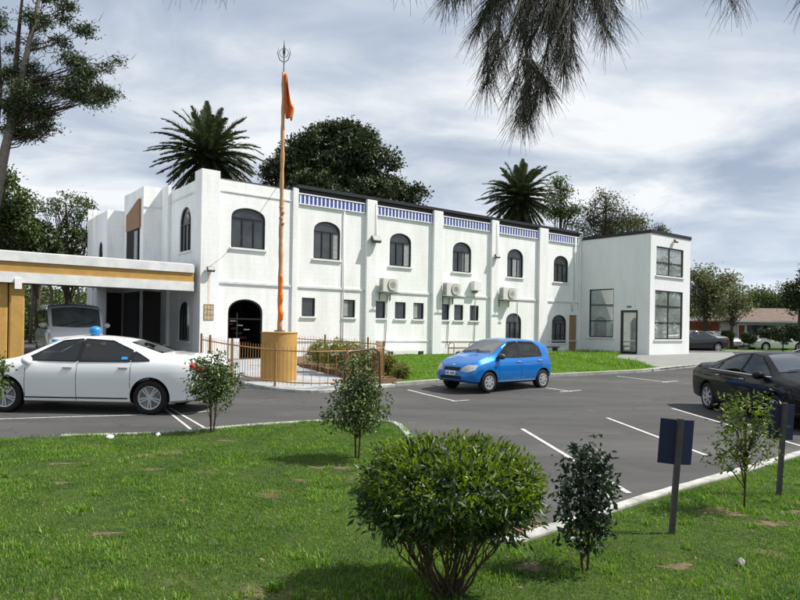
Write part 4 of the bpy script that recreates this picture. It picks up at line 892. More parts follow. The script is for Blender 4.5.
# dark sedan at the right
PD.node_tree.nodes['Principled BSDF'].inputs['Coat Weight'].default_value = .45; PD.node_tree.nodes['Principled BSDF'].inputs['Roughness'].default_value = .5; PD.node_tree.nodes['Principled BSDF'].inputs['Specular IOR Level'].default_value = .05
car(SEDAN, 'parked_car', PD, (8.02, 13.55, 0), -pi / 2, 'shiny black sedan parked at right edge behind the thin young tree', 'car', .96, wheelstyle='seven', trimline=True)
car(SEDAN, 'parked_car', PG, (11.35, 16.6, gz(16)), -pi / 2, 'dark car half hidden behind the black sedan roof at right edge', 'car', 1.0, wheelstyle='seven')
# far cars
a_ = P(697, 352, 44.5)
car(SEDAN, 'parked_car', PG, (a_.x, 45.3, .4), pi + radians(14), 'distant dark blue sedan parked across the road beyond the annex corner', 'car', 1.02, wheelstyle='seven', detail=False)
a_ = P(733, 350, 52)
car(SEDAN, 'parked_car', PS, (a_.x - 1.4, 52.5, .4), -pi / 2 + .4, 'distant silver car parked by the brown timber fence', 'car', 1, wheelstyle='seven', detail=False)
a_ = P(781, 350, 49)
car(SEDAN, 'parked_car', PW, (a_.x + .4, 50.5, .4), pi + .1, 'distant white sedan parked in front of the tiled roof house', 'car', 1, wheelstyle='seven', detail=False)
# van under the canopy
vl = P(66, 350, 23.0)
car(VAN, 'parked_van', PV, (vl.x + .95 - NV[0] * 2.5, 22.3 - NV[1] * 2.5, .22), atan2(NV[1], NV[0]) - radians(4), 'white van parked facing out under the carport canopy', 'van', 1.12, wheelstyle='cover', detail=False)

# ------------------------------------------------------------------ plants
def leaf_arrays(C_, Dn, Ln, Wd, fold=.25):
    """C_ centres, Dn unit directions, lengths, widths -> diamond leaves folded on the midrib"""
    n = len(C_); up = RNG.normal(size=(n, 3)); up[:, 2] += 1.0; sd = np.cross(Dn, up); sd /= np.linalg.norm(sd, axis=1)[:, None] + 1e-9; nn = np.cross(sd, Dn)
    Ln = np.broadcast_to(Ln, (n,))[:, None]; Wd = np.broadcast_to(Wd, (n,))[:, None]
    b = C_ - Dn * Ln * .5; t = C_ + Dn * Ln * .5 - nn * Ln * .12; m = C_ - Dn * Ln * .05
    l = m + sd * Wd * .5 + nn * Wd * fold; r = m - sd * Wd * .5 + nn * Wd * fold
    v = np.stack([b, r, t, l], 1).reshape(-1, 3); i = np.arange(n)[:, None] * 4
    return v, np.concatenate([i + np.array([[0, 1, 2]]), i + np.array([[0, 2, 3]])], 1).reshape(-1, 3)
def unit(a): return a / (np.linalg.norm(a, axis=1)[:, None] + 1e-9)
def crown_points(lobes, n, hollow=.45, jit=.12):
    vol = np.array([l[3] * l[4] * l[5] for l in lobes]) ** (2 / 3.); idx = RNG.choice(len(lobes), n, p=vol / vol.sum()); L_a = np.array(lobes)[idx]
    d = unit(RNG.normal(size=(n, 3))); r = hollow + (1 - hollow) * RNG.random(n) ** .6; lump = 1 + jit * np.sin(d[:, 0] * 5 + L_a[:, 0] * 3) * np.cos(d[:, 1] * 4 + L_a[:, 1]) + jit * np.sin(d[:, 2] * 6 + d[:, 0] * 3)
    return L_a[:, :3] + d * L_a[:, 3:] * (r * lump)[:, None], d
def foliage(lobes, nclump, per, spread, leaf, lw, hollow=.45, outward=.6, down=.0, jit=.12):
    cc, dd = crown_points(lobes, nclump, hollow, jit); k = nclump * per
    c = np.repeat(cc, per, 0) + RNG.normal(size=(k, 3)) * spread * np.array([1, 1, .7]); d = unit(np.repeat(dd, per, 0) * outward + RNG.normal(size=(k, 3)) * .7 + np.array([0, 0, -down]))
    s = RNG.uniform(.7, 1.25, k); v, f = leaf_arrays(c, d, leaf * s, lw * s); return v, f, cc
def tree(name, label, base, lobes, nclump, per, spread, leaf, lw, m, trunk, barkm='bark', group=None, cat='tree', limbs=24, hollow=.45, outward=.6, down=0., jit=.14, tr_r=None, limb_r=.05, fork=None):
    """trunk: list of points from the ground; lobes in world space (cx,cy,cz,rx,ry,rz)"""
    o = empty(name, base, 0, label, cat, group); b = Vector(base)
    v, f, cc = foliage(lobes, nclump, per, spread, leaf, lw, hollow, outward, down, jit)
    np_mesh('crown', v - np.array(base), f, m, o)
    mb = MB(); pts = [Vector(p) - b for p in trunk]; n = len(pts); r0 = tr_r or .2
    mb.tube(pts, [r0 * (1 - .6 * i / (n - 1)) for i in range(n)], 9)
    for c in cc[RNG.choice(len(cc), min(limbs, len(cc)), replace=False)]:
        e = Vector(c) - b; q = random.uniform(.45, .98) if fork is None else random.uniform(fork, .98); s = pts[0].lerp(pts[-1], q) if n == 2 else pts[min(n - 2, int(q * (n - 1)))].lerp(pts[min(n - 1, int(q * (n - 1)) + 1)], q * (n - 1) % 1)
        mid = s.lerp(e, .5) + Vector((random.uniform(-.1, .1), random.uniform(-.1, .1), random.uniform(-.02, .12))) * (e - s).length
        pa = bez(s, mid, e, 6); mb.tube(pa, [limb_r * (1 - .8 * i / 5) for i in range(6)], 5)
    mb.build('trunk' if cat == 'tree' else 'stems', M[barkm], o, smooth=True); return o
# --- foreground shrubs (their own kinds of leaf)
def at(px, py): x, y = G(px, py); return (x, y, .07)
b0 = (.33, 4.15, .05)
o = empty('round_bush', b0, 0, 'large round glossy green bush on many stems in the foreground centre', 'bush')
v, f, cc = foliage([(.32, 4.15, .78, .56, .54, .30), (.08, 4.15, .70, .36, .42, .25), (.57, 4.12, .70, .34, .40, .24), (.32, 4.15, .60, .42, .40, .18)], 420, 21, .045, .060, .021, .50, .9, .25, .06)
np_mesh('foliage', v - np.array(b0), f, M['bushleaf'], o)
v, f, _ = foliage([(.36, 4.13, .83, .55, .50, .25)], 300, 10, .035, .052, .02, .95, 1.1, -.7, .05)
np_mesh('new_growth', v - np.array(b0), f, leafmat('fresh yellow green leaves', [(.07, .12, .012), (.12, .18, .018), (.19, .25, .03)], .35, .5, .3), o)
mb = MB()
for c in cc[RNG.choice(len(cc), 30, replace=False)]:
    e = Vector(c) - Vector(b0); a = random.uniform(0, 2 * pi); s = Vector((.05 * cos(a), .05 * sin(a), -.05)); md = Vector((e.x * .62, e.y * .6, e.z * .42)); pa = bez(s, md, e, 8)
    for k in range(1, 7): pa[k] += Vector((random.uniform(-1, 1), random.uniform(-1, 1), 0)) * .02
    for k in (3, 4, 5): mb.tube(bez(pa[k], pa[k] + Vector((random.uniform(-.06, .06), random.uniform(-.06, .06), .08)), pa[k] + Vector((random.uniform(-.16, .16), random.uniform(-.16, .16), .22)), 5), [.006, .005, .004, .003, .002], 5)
    mb.tube(pa, [.0095 * (1 - .7 * i / 7) for i in range(8)], 6)
mb.build('stems', M['twig'], o, smooth=True)
def shrub(name, label, px, py, lobes, nclump, per, leaf, lw, m, stems=1, r=.012, spread=.05, hollow=.25, group=None, down=.1, stem_spread=.04, twigs=26):
    x, y = G(px, py - 3); b = Vector((x, y, .06)); o = empty(name, b, 0, label, 'shrub', group); lb = [(x + l[0], y + l[1], .06 + l[2], l[3], l[4], l[5]) for l in lobes]
    v, f, cc = foliage(lb, nclump, per, spread, leaf, lw, hollow, .8, down, .12); np_mesh('foliage', v - np.array(b), f, m, o)
    topz = max(l[2] + l[5] * .6 for l in lobes); mb = MB(); tops = []
    for k in range(stems):
        a = 2 * pi * k / max(1, stems); s = Vector((cos(a), sin(a), 0)) * (.015 if stems > 1 else 0); e = Vector((lobes[0][0], lobes[0][1], 0)) + Vector((cos(a), sin(a), 0)) * (stem_spread if stems > 1 else 0) + Vector((0, 0, topz))
        pa = bez(s + Vector((0, 0, -.1)), (s + e) / 2 + Vector((random.uniform(-.03, .03), 0, 0)), e, 9); mb.tube(pa, [r * (1 - .7 * i / 8) for i in range(9)], 7); tops.append(pa)
    for c in cc[RNG.choice(len(cc), min(twigs, len(cc)), replace=False)]:
        e = Vector(c) - b; pa = random.choice(tops); q = max(2, min(7, int(8 * max(.1, e.z * random.uniform(.55, .95)) / topz))); s = pa[q]; mb.tube(bez(s, (s + e) / 2 + Vector((0, 0, .02)), e, 5), [.005, .0045, .004, .003, .002], 5)
    mb.build('stems', M['twig'], o, smooth=True); return o
CG = 'young camellia shrubs planted in the front lawn'
s1 = shrub('camellia', 'bushy camellia with a red flower, in lawn beside white car rear', 212, 440, [(0, 0, .92, .40, .40, .36), (.05, 0, .72, .36, .36, .3)], 330, 10, .058, .032, M['camellia'], 3, .016, .05, .2, CG, stem_spread=.12)
fx = MB(); c0 = P(192.5, 366, 9.62) - s1.location
for k in range(9): a = k * 2.4; fx.lathe([(.004, 0), (.022, .008), (.02, .014), (.004, .02)], 7, Matrix.Translation(c0 + Vector((.02 * cos(a), -.03 + .01 * k * .3, .02 * sin(a)))) @ Matrix.Rotation(a, 4, 'Y') @ Matrix.Rotation(1.0, 4, 'X'))
fx.build('flower', M['petal'], s1)
shrub('camellia', 'cone shaped camellia on two stems near the curved kerb corner', 357, 469, [(.0, 0, .62, .42, .40, .26), (.0, 0, .82, .36, .36, .30), (.02, 0, 1.12, .20, .2, .26), (.05, 0, 1.35, .07, .07, .12)], 380, 10, .052, .029, M['camellia'], 2, .014, .05, .2, CG, stem_spread=.08)
shrub('camellia', 'narrow dark leaved camellia right of the big round bush', 585, 584, [(0, 0, .36, .19, .2, .22), (0, 0, .62, .22, .2, .2), (.0, 0, .80, .13, .13, .14)], 170, 8, .054, .029, M['darkleaf'], 2, .011, .04, .15, CG, stem_spread=.04)
shrub('young_tree', 'thin young tree with sparse yellow green leaves between the navy signs', 744, 521, [(0, 0, .98, .30, .28, .2), (0.04, 0, .72, .30, .3, .22), (-.1, 0, .50, .28, .28, .1)], 125, 8, .05, .024, leafmat('young tree leaves', [(.03, .06, .012), (.06, .10, .018), (.11, .16, .025), (.19, .24, .05)], .4, .45, .35), 1, .012, .05, .3, None, twigs=34)
shrub('camellia', 'camellia cut by the left photo edge in front of white car', -20, 452, [(0.05, 0, .95, .36, .36, .36)], 120, 9, .062, .034, M['camellia'], 2, .014, .05, .2, CG)
# garden bed shrubs
for i, (px, d, z, r, mm, lb) in enumerate(((318, 21.2, .5, .34, 'bedleaf', 'yellowish clipped shrub behind the fence nearest the plinth'), (336, 20.6, .55, .40, 'bedleaf', 'yellow green shrub behind fence, second from the plinth'), (352, 20.4, .5, .36, 'bedleaf', 'yellow green shrub behind fence, between its two back posts'),
        (372, 20.0, .42, .34, 'midleaf', 'darker green shrub at the right end inside the fence'), (388, 20.2, .34, .26, 'bedleaf', 'reddish leaved shrub just right of the handrail'), (402, 19.6, .16, .18, 'bedleaf', 'low spreading plant at the tip of the garden bed'))):
    p = P(px, 350, d); g = gz(d) + .11
    tree('bed_shrub', lb, (p.x, d, g), [(p.x, d, g + z * 1.15, r * 1.15, r, r * 1.25)], 110, 14, .07, .10, .03, M[mm], [(p.x, d, g - .1), (p.x, d, g + z)], 'twig', 'shrubs in the garden bed', 'shrub', 10, .2, 1, tr_r=.02, limb_r=.01)
# --- trees behind
def T(name, label, px, dist, lobes, nclump, per, spread, leaf, lw, mm, tx=0, r=.25, bark='bark', group=None, limbs=26, hollow=.4, trunk=None, down=0, limb_r=.07, fork=None, jit=.14):
    """lobes in photo pixels: (px, py, rpx, rpy) at that distance, depth radius = rpx"""
    s = dist / FPX; lb = []
    for q in lobes:
        c = P(q[0], q[1], dist + (q[4] if len(q) > 4 else 0)); lb.append((c.x, c.y, c.z, q[2] * s, q[2] * s * .9, q[3] * s))
    sub = []
    for l in lb:
        for _ in range(7):
            d = Vector((random.gauss(0, 1), random.gauss(0, 1) - .3, random.gauss(0, 1) + .25)).normalized(); f_ = random.uniform(.28, .46); sub.append((l[0] + d.x * l[3] * .72, l[1] + d.y * l[4] * .72, l[2] + d.z * l[5] * .72, l[3] * f_, l[4] * f_, l[5] * f_))
    lb = [(l[0], l[1], l[2], l[3] * .72, l[4] * .72, l[5] * .72) for l in lb] + sub
    b = P(px, 340, dist); base = (b.x, dist, .3)
    top = max(l[2] for l in lb) - .5; bx = lb[0]
    tr = trunk or [base, (b.x + (bx[0] - b.x) * .3, dist, .3 + (top - .3) * .4), (bx[0], dist, top)]
    return tree(name, label, base, lb, nclump, per, spread, leaf, lw, M[mm], tr, bark, group, 'tree', limbs, hollow, .5, down, tr_r=r, limb_r=limb_r, fork=fork, jit=jit)
T('broadleaf_tree', 'huge dark rounded evergreen tree behind the roof right of the flagpole', 345, 50, [(338, 160, 44, 36), (300, 165, 32, 32), (372, 160, 26, 28), (318, 148, 34, 26), (352, 146, 28, 22), (393, 190, 18, 16), (412, 198, 14, 13), (345, 190, 60, 26), (278, 178, 17, 20)], 2100, 26, .26, .28, .14, 'poh', r=.6, limbs=60, hollow=.55, limb_r=.12, jit=.1)
T('broadleaf_tree', 'thin brownish tree partly hidden behind the right palm', 560, 62, [(560, 190, 10, 16), (553, 206, 14, 14), (566, 215, 9, 12)], 130, 20, .35, .28, .12, 'midleaf', r=.2)
T('gum_tree', 'open grey leaved tree above the annex roof', 605, 62, [(606, 204, 20, 13), (590, 222, 20, 14), (617, 219, 18, 13), (577, 208, 8, 9), (640, 230, 9, 6)], 200, 17, .38, .28, .10, 'euc', r=.25, limbs=50, hollow=.2, limb_r=.06)
T('gum_tree', 'low brown green tree behind the annex roof, right of the open grey one', 625, 66, [(622, 228, 24, 14), (600, 236, 22, 10)], 170, 22, .35, .26, .10, 'midleaf', r=.25)
T('gum_tree', 'small tuft of tree showing above the annex roof corner', 661, 70, [(661, 231, 7, 6), (655, 236, 6, 5)], 45, 18, .3, .26, .10, 'euc', r=.15)
T('broadleaf_tree', 'tall mixed green tree right of the annex above the timber fence', 706, 58, [(704, 292, 18, 24), (718, 285, 16, 20), (697, 275, 9, 12), (705, 312, 20, 16)], 300, 20, .38, .28, .12, 'fareuc', r=.25, limbs=40, hollow=.3)
T('broadleaf_tree', 'open slender tree with dark trunk in front of the house', 732, 50, [(731, 300, 16, 18), (741, 292, 10, 12), (724, 310, 12, 12), (745, 308, 11, 10)], 130, 14, .30, .24, .09, 'fareuc', r=.16, limbs=50, hollow=.15, limb_r=.05)
T('broadleaf_tree', 'dense green tree behind the tiled roof', 765, 80, [(762, 300, 17, 14), (778, 305, 16, 12), (790, 298, 14, 14), (748, 312, 14, 12)], 300, 20, .45, .36, .16, 'midleaf', r=.3)
T('broadleaf_tree', 'dark tree cut by the right photo edge', 800, 56, [(800, 292, 15, 16), (794, 302, 12, 12), (812, 286, 16, 20)], 260, 20, .34, .28, .12, 'poh', r=.25)
T('broadleaf_tree', 'pale green tree in the gap left of the tiled roof', 755, 88, [(752, 306, 12, 10), (760, 316, 12, 8), (735, 318, 16, 12)], 150, 18, .4, .34, .14, 'fareuc', r=.25)
T('broadleaf_tree', 'rounded dark green tree at left photo edge above the canopy', 5, 36, [(2, 195, 26, 26), (14, 222, 22, 28), (-8, 240, 24, 30), (22, 205, 12, 16)], 420, 22, .26, .24, .11, 'midleaf', r=.3, limbs=30, hollow=.5)
T('broadleaf_tree', 'low dark tree above canopy between the rounded and the spreading tree', 38, 38, [(36, 236, 17, 17), (52, 248, 14, 12), (24, 252, 14, 14)], 240, 20, .25, .24, .11, 'poh', r=.2)
T('broadleaf_tree', 'open spreading tree above canopy left of the white wing', 68, 40, [(66, 205, 26, 13), (82, 213, 14, 11), (50, 208, 14, 11), (70, 236, 24, 16), (86, 240, 13, 16), (60, 258, 20, 12)], 210, 18, .24, .20, .09, 'midleaf', r=.16, limbs=60, hollow=.2, limb_r=.05, fork=.3)
# tall wind-swept tree at the far left
dist = 34; s_ = dist / FPX
pl_pts = [P(-32, 345, dist), P(-8, 220, dist), P(5, 150, dist), P(18, 95, dist), P(30, 40, dist), P(42, -15, dist), P(50, -60, dist)]
lb = [(22, 92, 17, 11), (30, 70, 13, 11), (15, 110, 15, 11), (40, 112, 17, 8), (44, 126, 12, 7), (20, 130, 19, 8), (8, 75, 9, 8), (34, 45, 9, 8), (42, 22, 9, 9), (46, -4, 9, 10), (60, 42, 10, 5), (74, 60, 12, 6), (86, 72, 13, 6), (75, 92, 14, 7), (97, 92, 13, 6), (112, 95, 7, 4), (60, 92, 10, 6), (40, 85, 12, 10),
      (104, 66, 11, 3), (62, 18, 9, 4), (28, 18, 5, 9), (12, 50, 5, 10), (-2, 20, 5, 14), (84, 30, 10, 3), (78, 80, 12, 5), (118, 62, 6, 2), (92, 100, 16, 4), (66, 6, 10, 3)]
lw3 = []
for q in lb:
    c = P(q[0], q[1], dist + random.uniform(-1, 1)); lw3.append((c.x, c.y, c.z, q[2] * s_, q[2] * s_, q[3] * s_))
base = tuple(pl_pts[0]); o = empty('windswept_tree', base, 0, 'tall windswept dark tree with pale trunk at top left photo edge', 'tree')
v, f, cc = foliage(lw3, 620, 30, .22, .20, .065, .12, .6, 0, .1); np_mesh('crown', v - np.array(base), f, M['poh'], o)
mb = MB(); bv = Vector(base); mb.tube([p - bv for p in pl_pts], [.34, .28, .23, .18, .13, .08, .04], 10)
mb.build('trunk', M['palebark'], o, smooth=True); mb = MB()
mb.tube([P(8, 140, dist) - bv, P(14, 90, dist) - bv, P(18, 40, dist) - bv, P(24, -20, dist) - bv], [.2, .14, .1, .05], 8)
mb.tube([P(-6, 160, dist) - bv, P(0, 90, dist) - bv, P(-2, 10, dist) - bv], [.16, .12, .05], 8)
for c in list(cc[RNG.choice(len(cc), 110, replace=False)]):
    e = Vector(c); zt = e.z - .3 - .22 * abs(e.x - pl_pts[3].x) - random.uniform(0, .6); t = max(1, min(len(pl_pts) - 1, sum(1 for p_ in pl_pts if p_.z < zt))); s = pl_pts[t - 1].lerp(pl_pts[t], max(0, min(1, (zt - pl_pts[t - 1].z) / (pl_pts[t].z - pl_pts[t - 1].z)))); L0 = (e - s).length
    d = (e - s).normalized(); e2 = e + d * random.uniform(.2, 1.0) + Vector((0, 0, random.uniform(-.1, .35)))
    pa = bez(s - bv, (s + e) / 2 - bv + Vector((0, 0, -.06 * L0)), e2 - bv, 8)
    for k in range(2, 7): pa[k] += Vector([random.uniform(-.1, .1) for _ in range(3)])
    mb.tube(pa, [.04 * (1 - .85 * i / 7) for i in range(8)], 5)
    for k in range(3):
        q = pa[random.randint(3, 7)]; mb.tube([q, q + Vector((random.uniform(-.2, .8), random.uniform(-.5, .5), random.uniform(-.1, .5)))], [.014, .004], 4)
mb.build('branches', M['bark'], o, smooth=True)
# garden behind the canopy: trees seen between the posts
for i, (px, dd, h, lab) in enumerate(((-60, 46, 5.0, 'farthest left dark garden tree seen behind the canopy'), (0, 47, 4.6, 'dark garden tree behind the ochre columns'), (45, 48, 4.4, 'dark garden tree seen behind the van under the canopy'), (95, 50, 4.6, 'dark garden tree behind the side of the white wing'))):
    c = P(px, 300, dd); tree('garden_tree', lab, (c.x, dd, .3), [(c.x, dd, 2.6, 2.9, 2.0, 2.3), (c.x + 1, dd, 1.2, 2.8, 2, 1.3)], 170, 14, .34, .26, .12, M['midleaf'], [(c.x, dd, .3), (c.x + .3, dd, 1.6), (c.x, dd, 3.5)], 'palebark', 'garden trees behind the canopy', 'tree', 14, .4, .6, tr_r=.14)
for i, (px, lean, lab) in enumerate(((52, .35, 'bare pale trunk leaning left behind the van roof'), (67, -.5, 'bare pale trunk leaning right behind the van roof'), (79, .3, 'bare pale trunk nearest the white wing, seen under the canopy'), (33, .1, 'bare pale trunk beside the ochre column, seen under the canopy'))):
    c = P(px, 300, 40); o = empty('bare_tree', (c.x, 40, .3), 0, lab, 'tree'); MB().tube([(-lean * 1.5, 0, 0), (0, 0, 3.2), (-lean * 1.2 - .2, 0, 6.0)], [.1, .085, .05], 7).build('trunk', M['palebark'], o, smooth=True)
    v, f, _ = foliage([(c.x, 40.2, 5.5, 1.2, 1, .7)], 24, 16, .25, .22, .09); np_mesh('crown', v - np.array((c.x, 40, .3)), f, M['midleaf'], o)

# ------------------------------------------------------------------ palms
def palm(label, px, py, dist, R, seed, fruit=False, nf=125):
    rs = random.Random(seed); c = P(px, py, dist); o = empty('palm_tree', (c.x, dist, .3), 0, label, 'palm tree'); z0 = c.z - .3
    mb = MB(); mb.tube([(0, 0, -.3), (.05, 0, z0 * .5), (0, 0, z0 - .3)], [.42, .36, .38], 12); mb.lathe([(.38, z0 - 1.0), (.62, z0 - .5), (.60, z0 - .1), (.3, z0 + .25)], 14); mb.build('trunk', M['bark'], o, smooth=True)
    V = []; Fc = []; rac = MB()
    for i in range(nf):
        az = i * 2.39996 + rs.uniform(-.15, .15); el = radians(84 - 142 * ((i + .5) / nf) ** .72) + rs.uniform(-.12, .12); Lf = R * rs.uniform(.85, 1.12) * (1 - .14 * max(0, sin(el)) ** 2) * (1.0 if el > .1 else .95)
        d = Vector((cos(az) * cos(el), sin(az) * cos(el), sin(el))); out = Vector((cos(az), sin(az), 0)); p = Vector((0, 0, z0)) + d * .25; pts = [p.copy()]; n = 16; droop = rs.uniform(.6, 1.25) * (.9 if el > 0.2 else .5)
        cur = d.copy()
        for k in range(n):
            cur = (cur + Vector((0, 0, -droop / n * (.35 + 1.5 * k / n)))).normalized(); p = p + cur * (Lf / n); pts.append(p.copy())
        rac.tube(pts, [.035 * (1 - .85 * k / n) for k in range(n + 1)], 4, False)
        for k in range(1, n * 3 + 1):
            t = k / (n * 3); a = t * n; i0 = min(n - 1, int(a)); q = pts[i0].lerp(pts[i0 + 1], a - i0); tan = (pts[i0 + 1] - pts[i0]).normalized(); side = tan.cross(Vector((0, 0, 1)))
            side = side.normalized() if side.length > .05 else Vector((-sin(az), cos(az), 0)); up = side.cross(tan)
            ll = .62 * R / 3.3 * (sin(pi * min(1, .12 + t * .88)) ** .6 * .85 + .12) * rs.uniform(.85, 1.1)
            for s in (-1, 1):
                dr = (tan * .85 + side * s * .75 + up * rs.uniform(-.1, .3)).normalized(); tip = q + dr * ll + Vector((0, 0, -.10 * ll)); wv = tan * .042 + up * .018; m_ = q.lerp(tip, .45)
                b_ = len(V); V += [tuple(q - wv), tuple(m_ - wv * 1.1), tuple(tip), tuple(m_ + wv * 1.1), tuple(q + wv)]; Fc += [(b_, b_ + 1, b_ + 3), (b_, b_ + 3, b_ + 4), (b_ + 1, b_ + 2, b_ + 3)]
    cr = np_mesh('crown', V, Fc, M['frond'], o); rac.build('frond_ribs', M['frond'], cr)
    if fruit:
        fr_ = MB()
        for i in range(14):
            a = i * .9; e = Vector((cos(a) * .9, sin(a) * .9, z0 + .2 - .1 * (i % 4))); s = Vector((cos(a) * .3, sin(a) * .3, z0)); pa = bez(s, (s + e) / 2 + Vector((0, 0, .3)), e, 5); fr_.tube(pa, [.03, .05, .09, .12, .05], 6)
        fr_.build('fruit_stalks', mat('orange fruit stalks', (.36, .12, .02), .7, .3, noise=.4, nscale=8), o)
palm('left palm with drooping feathery fronds rising behind the corner of white building', 208, 155, 42, 3.4, 3)
palm('right palm with orange fruit stalks behind the middle of the roofline', 520, 197, 56, 3.5, 8, True)

# ------------------------------------------------------------------ casuarina overhead
def casuarina():
    o = empty('she_oak', (4.2, -1.2, 0), 0, 'overhanging tree whose drooping needle sprays fill the top of the photo', 'tree'); b = Vector((4.2, -1.2, 0)); rs = random.Random(5)
    mb = MB(); mb.tube([(0, 0, -.2), (.1, .1, 2.0), (-.1, .3, 4.2), (-.3, .6, 7)], [.24, .2, .16, .09], 12)
    tops = [((540, 0), 3.3)]; hub = P(560, -110, 3.4) - b; mb.tube(bez(Vector((-.1, .3, 4.2)), Vector((-1.5, 1.8, 5.0)), hub, 10), [.11 - .008 * i for i in range(10)], 8)
    end = P(390, -60, 3.3) - b; mb.tube(bez(hub, (hub + end) / 2 + Vector((0, 0, .25)), end, 8), [.035 - .003 * i for i in range(8)], 6)
    e2 = P(200, -50, 3.4) - b; mb.tube(bez(end, (e2 + end) / 2 + Vector((0, 0, .1)), e2, 8), [.014 - .001 * i for i in range(8)], 5)
    e3 = P(800, -60, 3.4) - b; mb.tube(bez(Vector((-.1, .3, 4.2)), Vector((-.6, 2.2, 4.4)), e3, 8), [.04 - .003 * i for i in range(8)], 6)
    tw = []     # (start px, start py, end px, end py, needles)
    for q in [(560, -60, 556, 60, 34), (548, -60, 530, 112, 36), (565, -60, 512, 90, 22), (530, -60, 500, 62, 36), (505, -60, 478, 30, 34), (575, -60, 572, 58, 28), (590, -60, 604, 30, 30), (605, -60, 615, 14, 22), (540, -60, 520, 30, 40), (555, -60, 545, 20, 40), (520, -60, 492, 8, 34),
              (480, -60, 462, -8, 24), (470, -60, 450, -6, 18), (580, -60, 565, 5, 36), (600, -60, 575, -15, 30), (528, 60, 520, 118, 24), (497, 30, 490, 82, 18), (532, 60, 545, 88, 18), (560, 30, 565, 72, 12), (625, -60, 598, -10, 26),
              (715, -60, 722, -8, 8), (728, -60, 740, 0, 11), (735, -60, 732, 6, 9), (200, -60, 212, -16, 8), (225, -60, 228, -12, 6), (385, -60, 395, -22, 7), (410, -60, 408, -20, 6), (805, -60, 806, 0, 8), (630, -60, 634, -20, 8), (180, -60, 182, -18, 5)]:
        for rep in range(2 if q[4] > 12 else 1):
            j = lambda a: a + rs.uniform(-9, 9) * (rep); dd = 3.3 + rs.uniform(-.35, .35)
            s = P(j(q[0]), q[1], dd) - b; e = P(j(q[2]), j(q[3]), dd) - b; pa = bez(s, (s + e) / 2 + Vector((rs.uniform(-.08, .08), rs.uniform(-.1, .1), .03)), e, 9); mb.tube(pa, [.006 * (1 - .75 * i / 8) + .0012 for i in range(9)], 5); tw.append((pa, q[4]))
    mb.build('trunk', M['bark'], o, smooth=True)
    V = []; Fc = []
    for pa, nn in tw:
        for k in range(int(nn * 6.6)):
            t = rs.random() ** .75; a = t * 8; i0 = min(7, int(a)); q = pa[i0].lerp(pa[i0 + 1], a - i0); tan = (pa[i0 + 1] - pa[i0]).normalized()
            d = (tan * .8 + Vector((rs.gauss(0, 1), rs.gauss(0, 1), rs.gauss(0, .6))).normalized() * .75 + Vector((0, 0, -.15))).normalized(); Ln = rs.uniform(.10, .20); p = q.copy(); w0 = .0012; sd = d.cross(Vector((0, 1, .1))).normalized(); ps = [p.copy()]
            for s in range(4): d = (d + Vector((0, 0, -.16))).normalized(); p = p + d * Ln / 4; ps.append(p.copy())
            b_ = len(V)
            for i, pp in enumerate(ps): ww = w0 * (1 - .6 * i / 4); V += [tuple(pp - sd * ww), tuple(pp + sd * ww)]
            Fc += [(b_ + 2 * i, b_ + 2 * i + 1, b_ + 2 * i + 3, b_ + 2 * i + 2) for i in range(4)]
    np_mesh('needles', V, Fc, M['needle'], o)
    v, f, _ = foliage([(4.0, -.7, 7.2, 1.6, 1.5, 1.2)], 60, 40, .3, .2, .01); np_mesh('crown', v - np.array(b), f, M['needle'], o)
casuarina()

# ------------------------------------------------------------------ signs in the lawn
def signpost(label, px, py, lean):
    x, y = G(px, py); o = empty('sign_post', (x, y, .06), 0, label, 'sign', 'navy parking signs seen from behind'); tr = Matrix.Rotation(radians(lean), 4, 'Y')
    MB().box(-.022, .022, -.03, .012, -.1, 1.0, tr).build('post', M['postgrey'], o, bevel=.004)
    p = MB()
    for s in (-1, 1):
        q = [(0, .016, .60), (s * .145, .05, .60), (s * .145, .05, .985), (s * .02, .016, .985)] ; q = [tr @ Vector(v) for v in q]; bk = [v + Vector((0, .006, 0)) for v in q]
        p.add(q + bk, [(0, 1, 2, 3), (7, 6, 5, 4), (0, 4, 5, 1), (1, 5, 6, 2), (2, 6, 7, 3), (3, 7, 4, 0)])
    p.build('sign_panel', M['navy'], o)
signpost('navy blue sign on a leaning grey post, left of the thin young tree', 671, 542, 3.6)
signpost('navy blue sign on a grey post at right, in front of the black sedan', 778, 502, 3.0)
# drain grate by the kerb corner
ga, gb = G(489, 542), G(548, 530); an = atan2(gb[1] - ga[1], gb[0] - ga[0]); o = empty('drain_grate', ((ga[0] + gb[0]) / 2, (ga[1] + gb[1]) / 2 + .12, 0), an, 'rusty slotted drain grate beside the kerb corner behind the round bush', 'drain grate')
MB().box(-.36, .36, -.14, .14, .002, .006).build('pit', M['black'], o)
q = MB(); [q.box(-.35 + .055 * k, -.325 + .055 * k, -.14, .14, .007, .022) for k in range(13)]; q.box(-.37, .37, -.16, -.141, .002, .024); q.box(-.37, .37, .141, .16, .002, .024); q.build('bars', M['timber'], o)

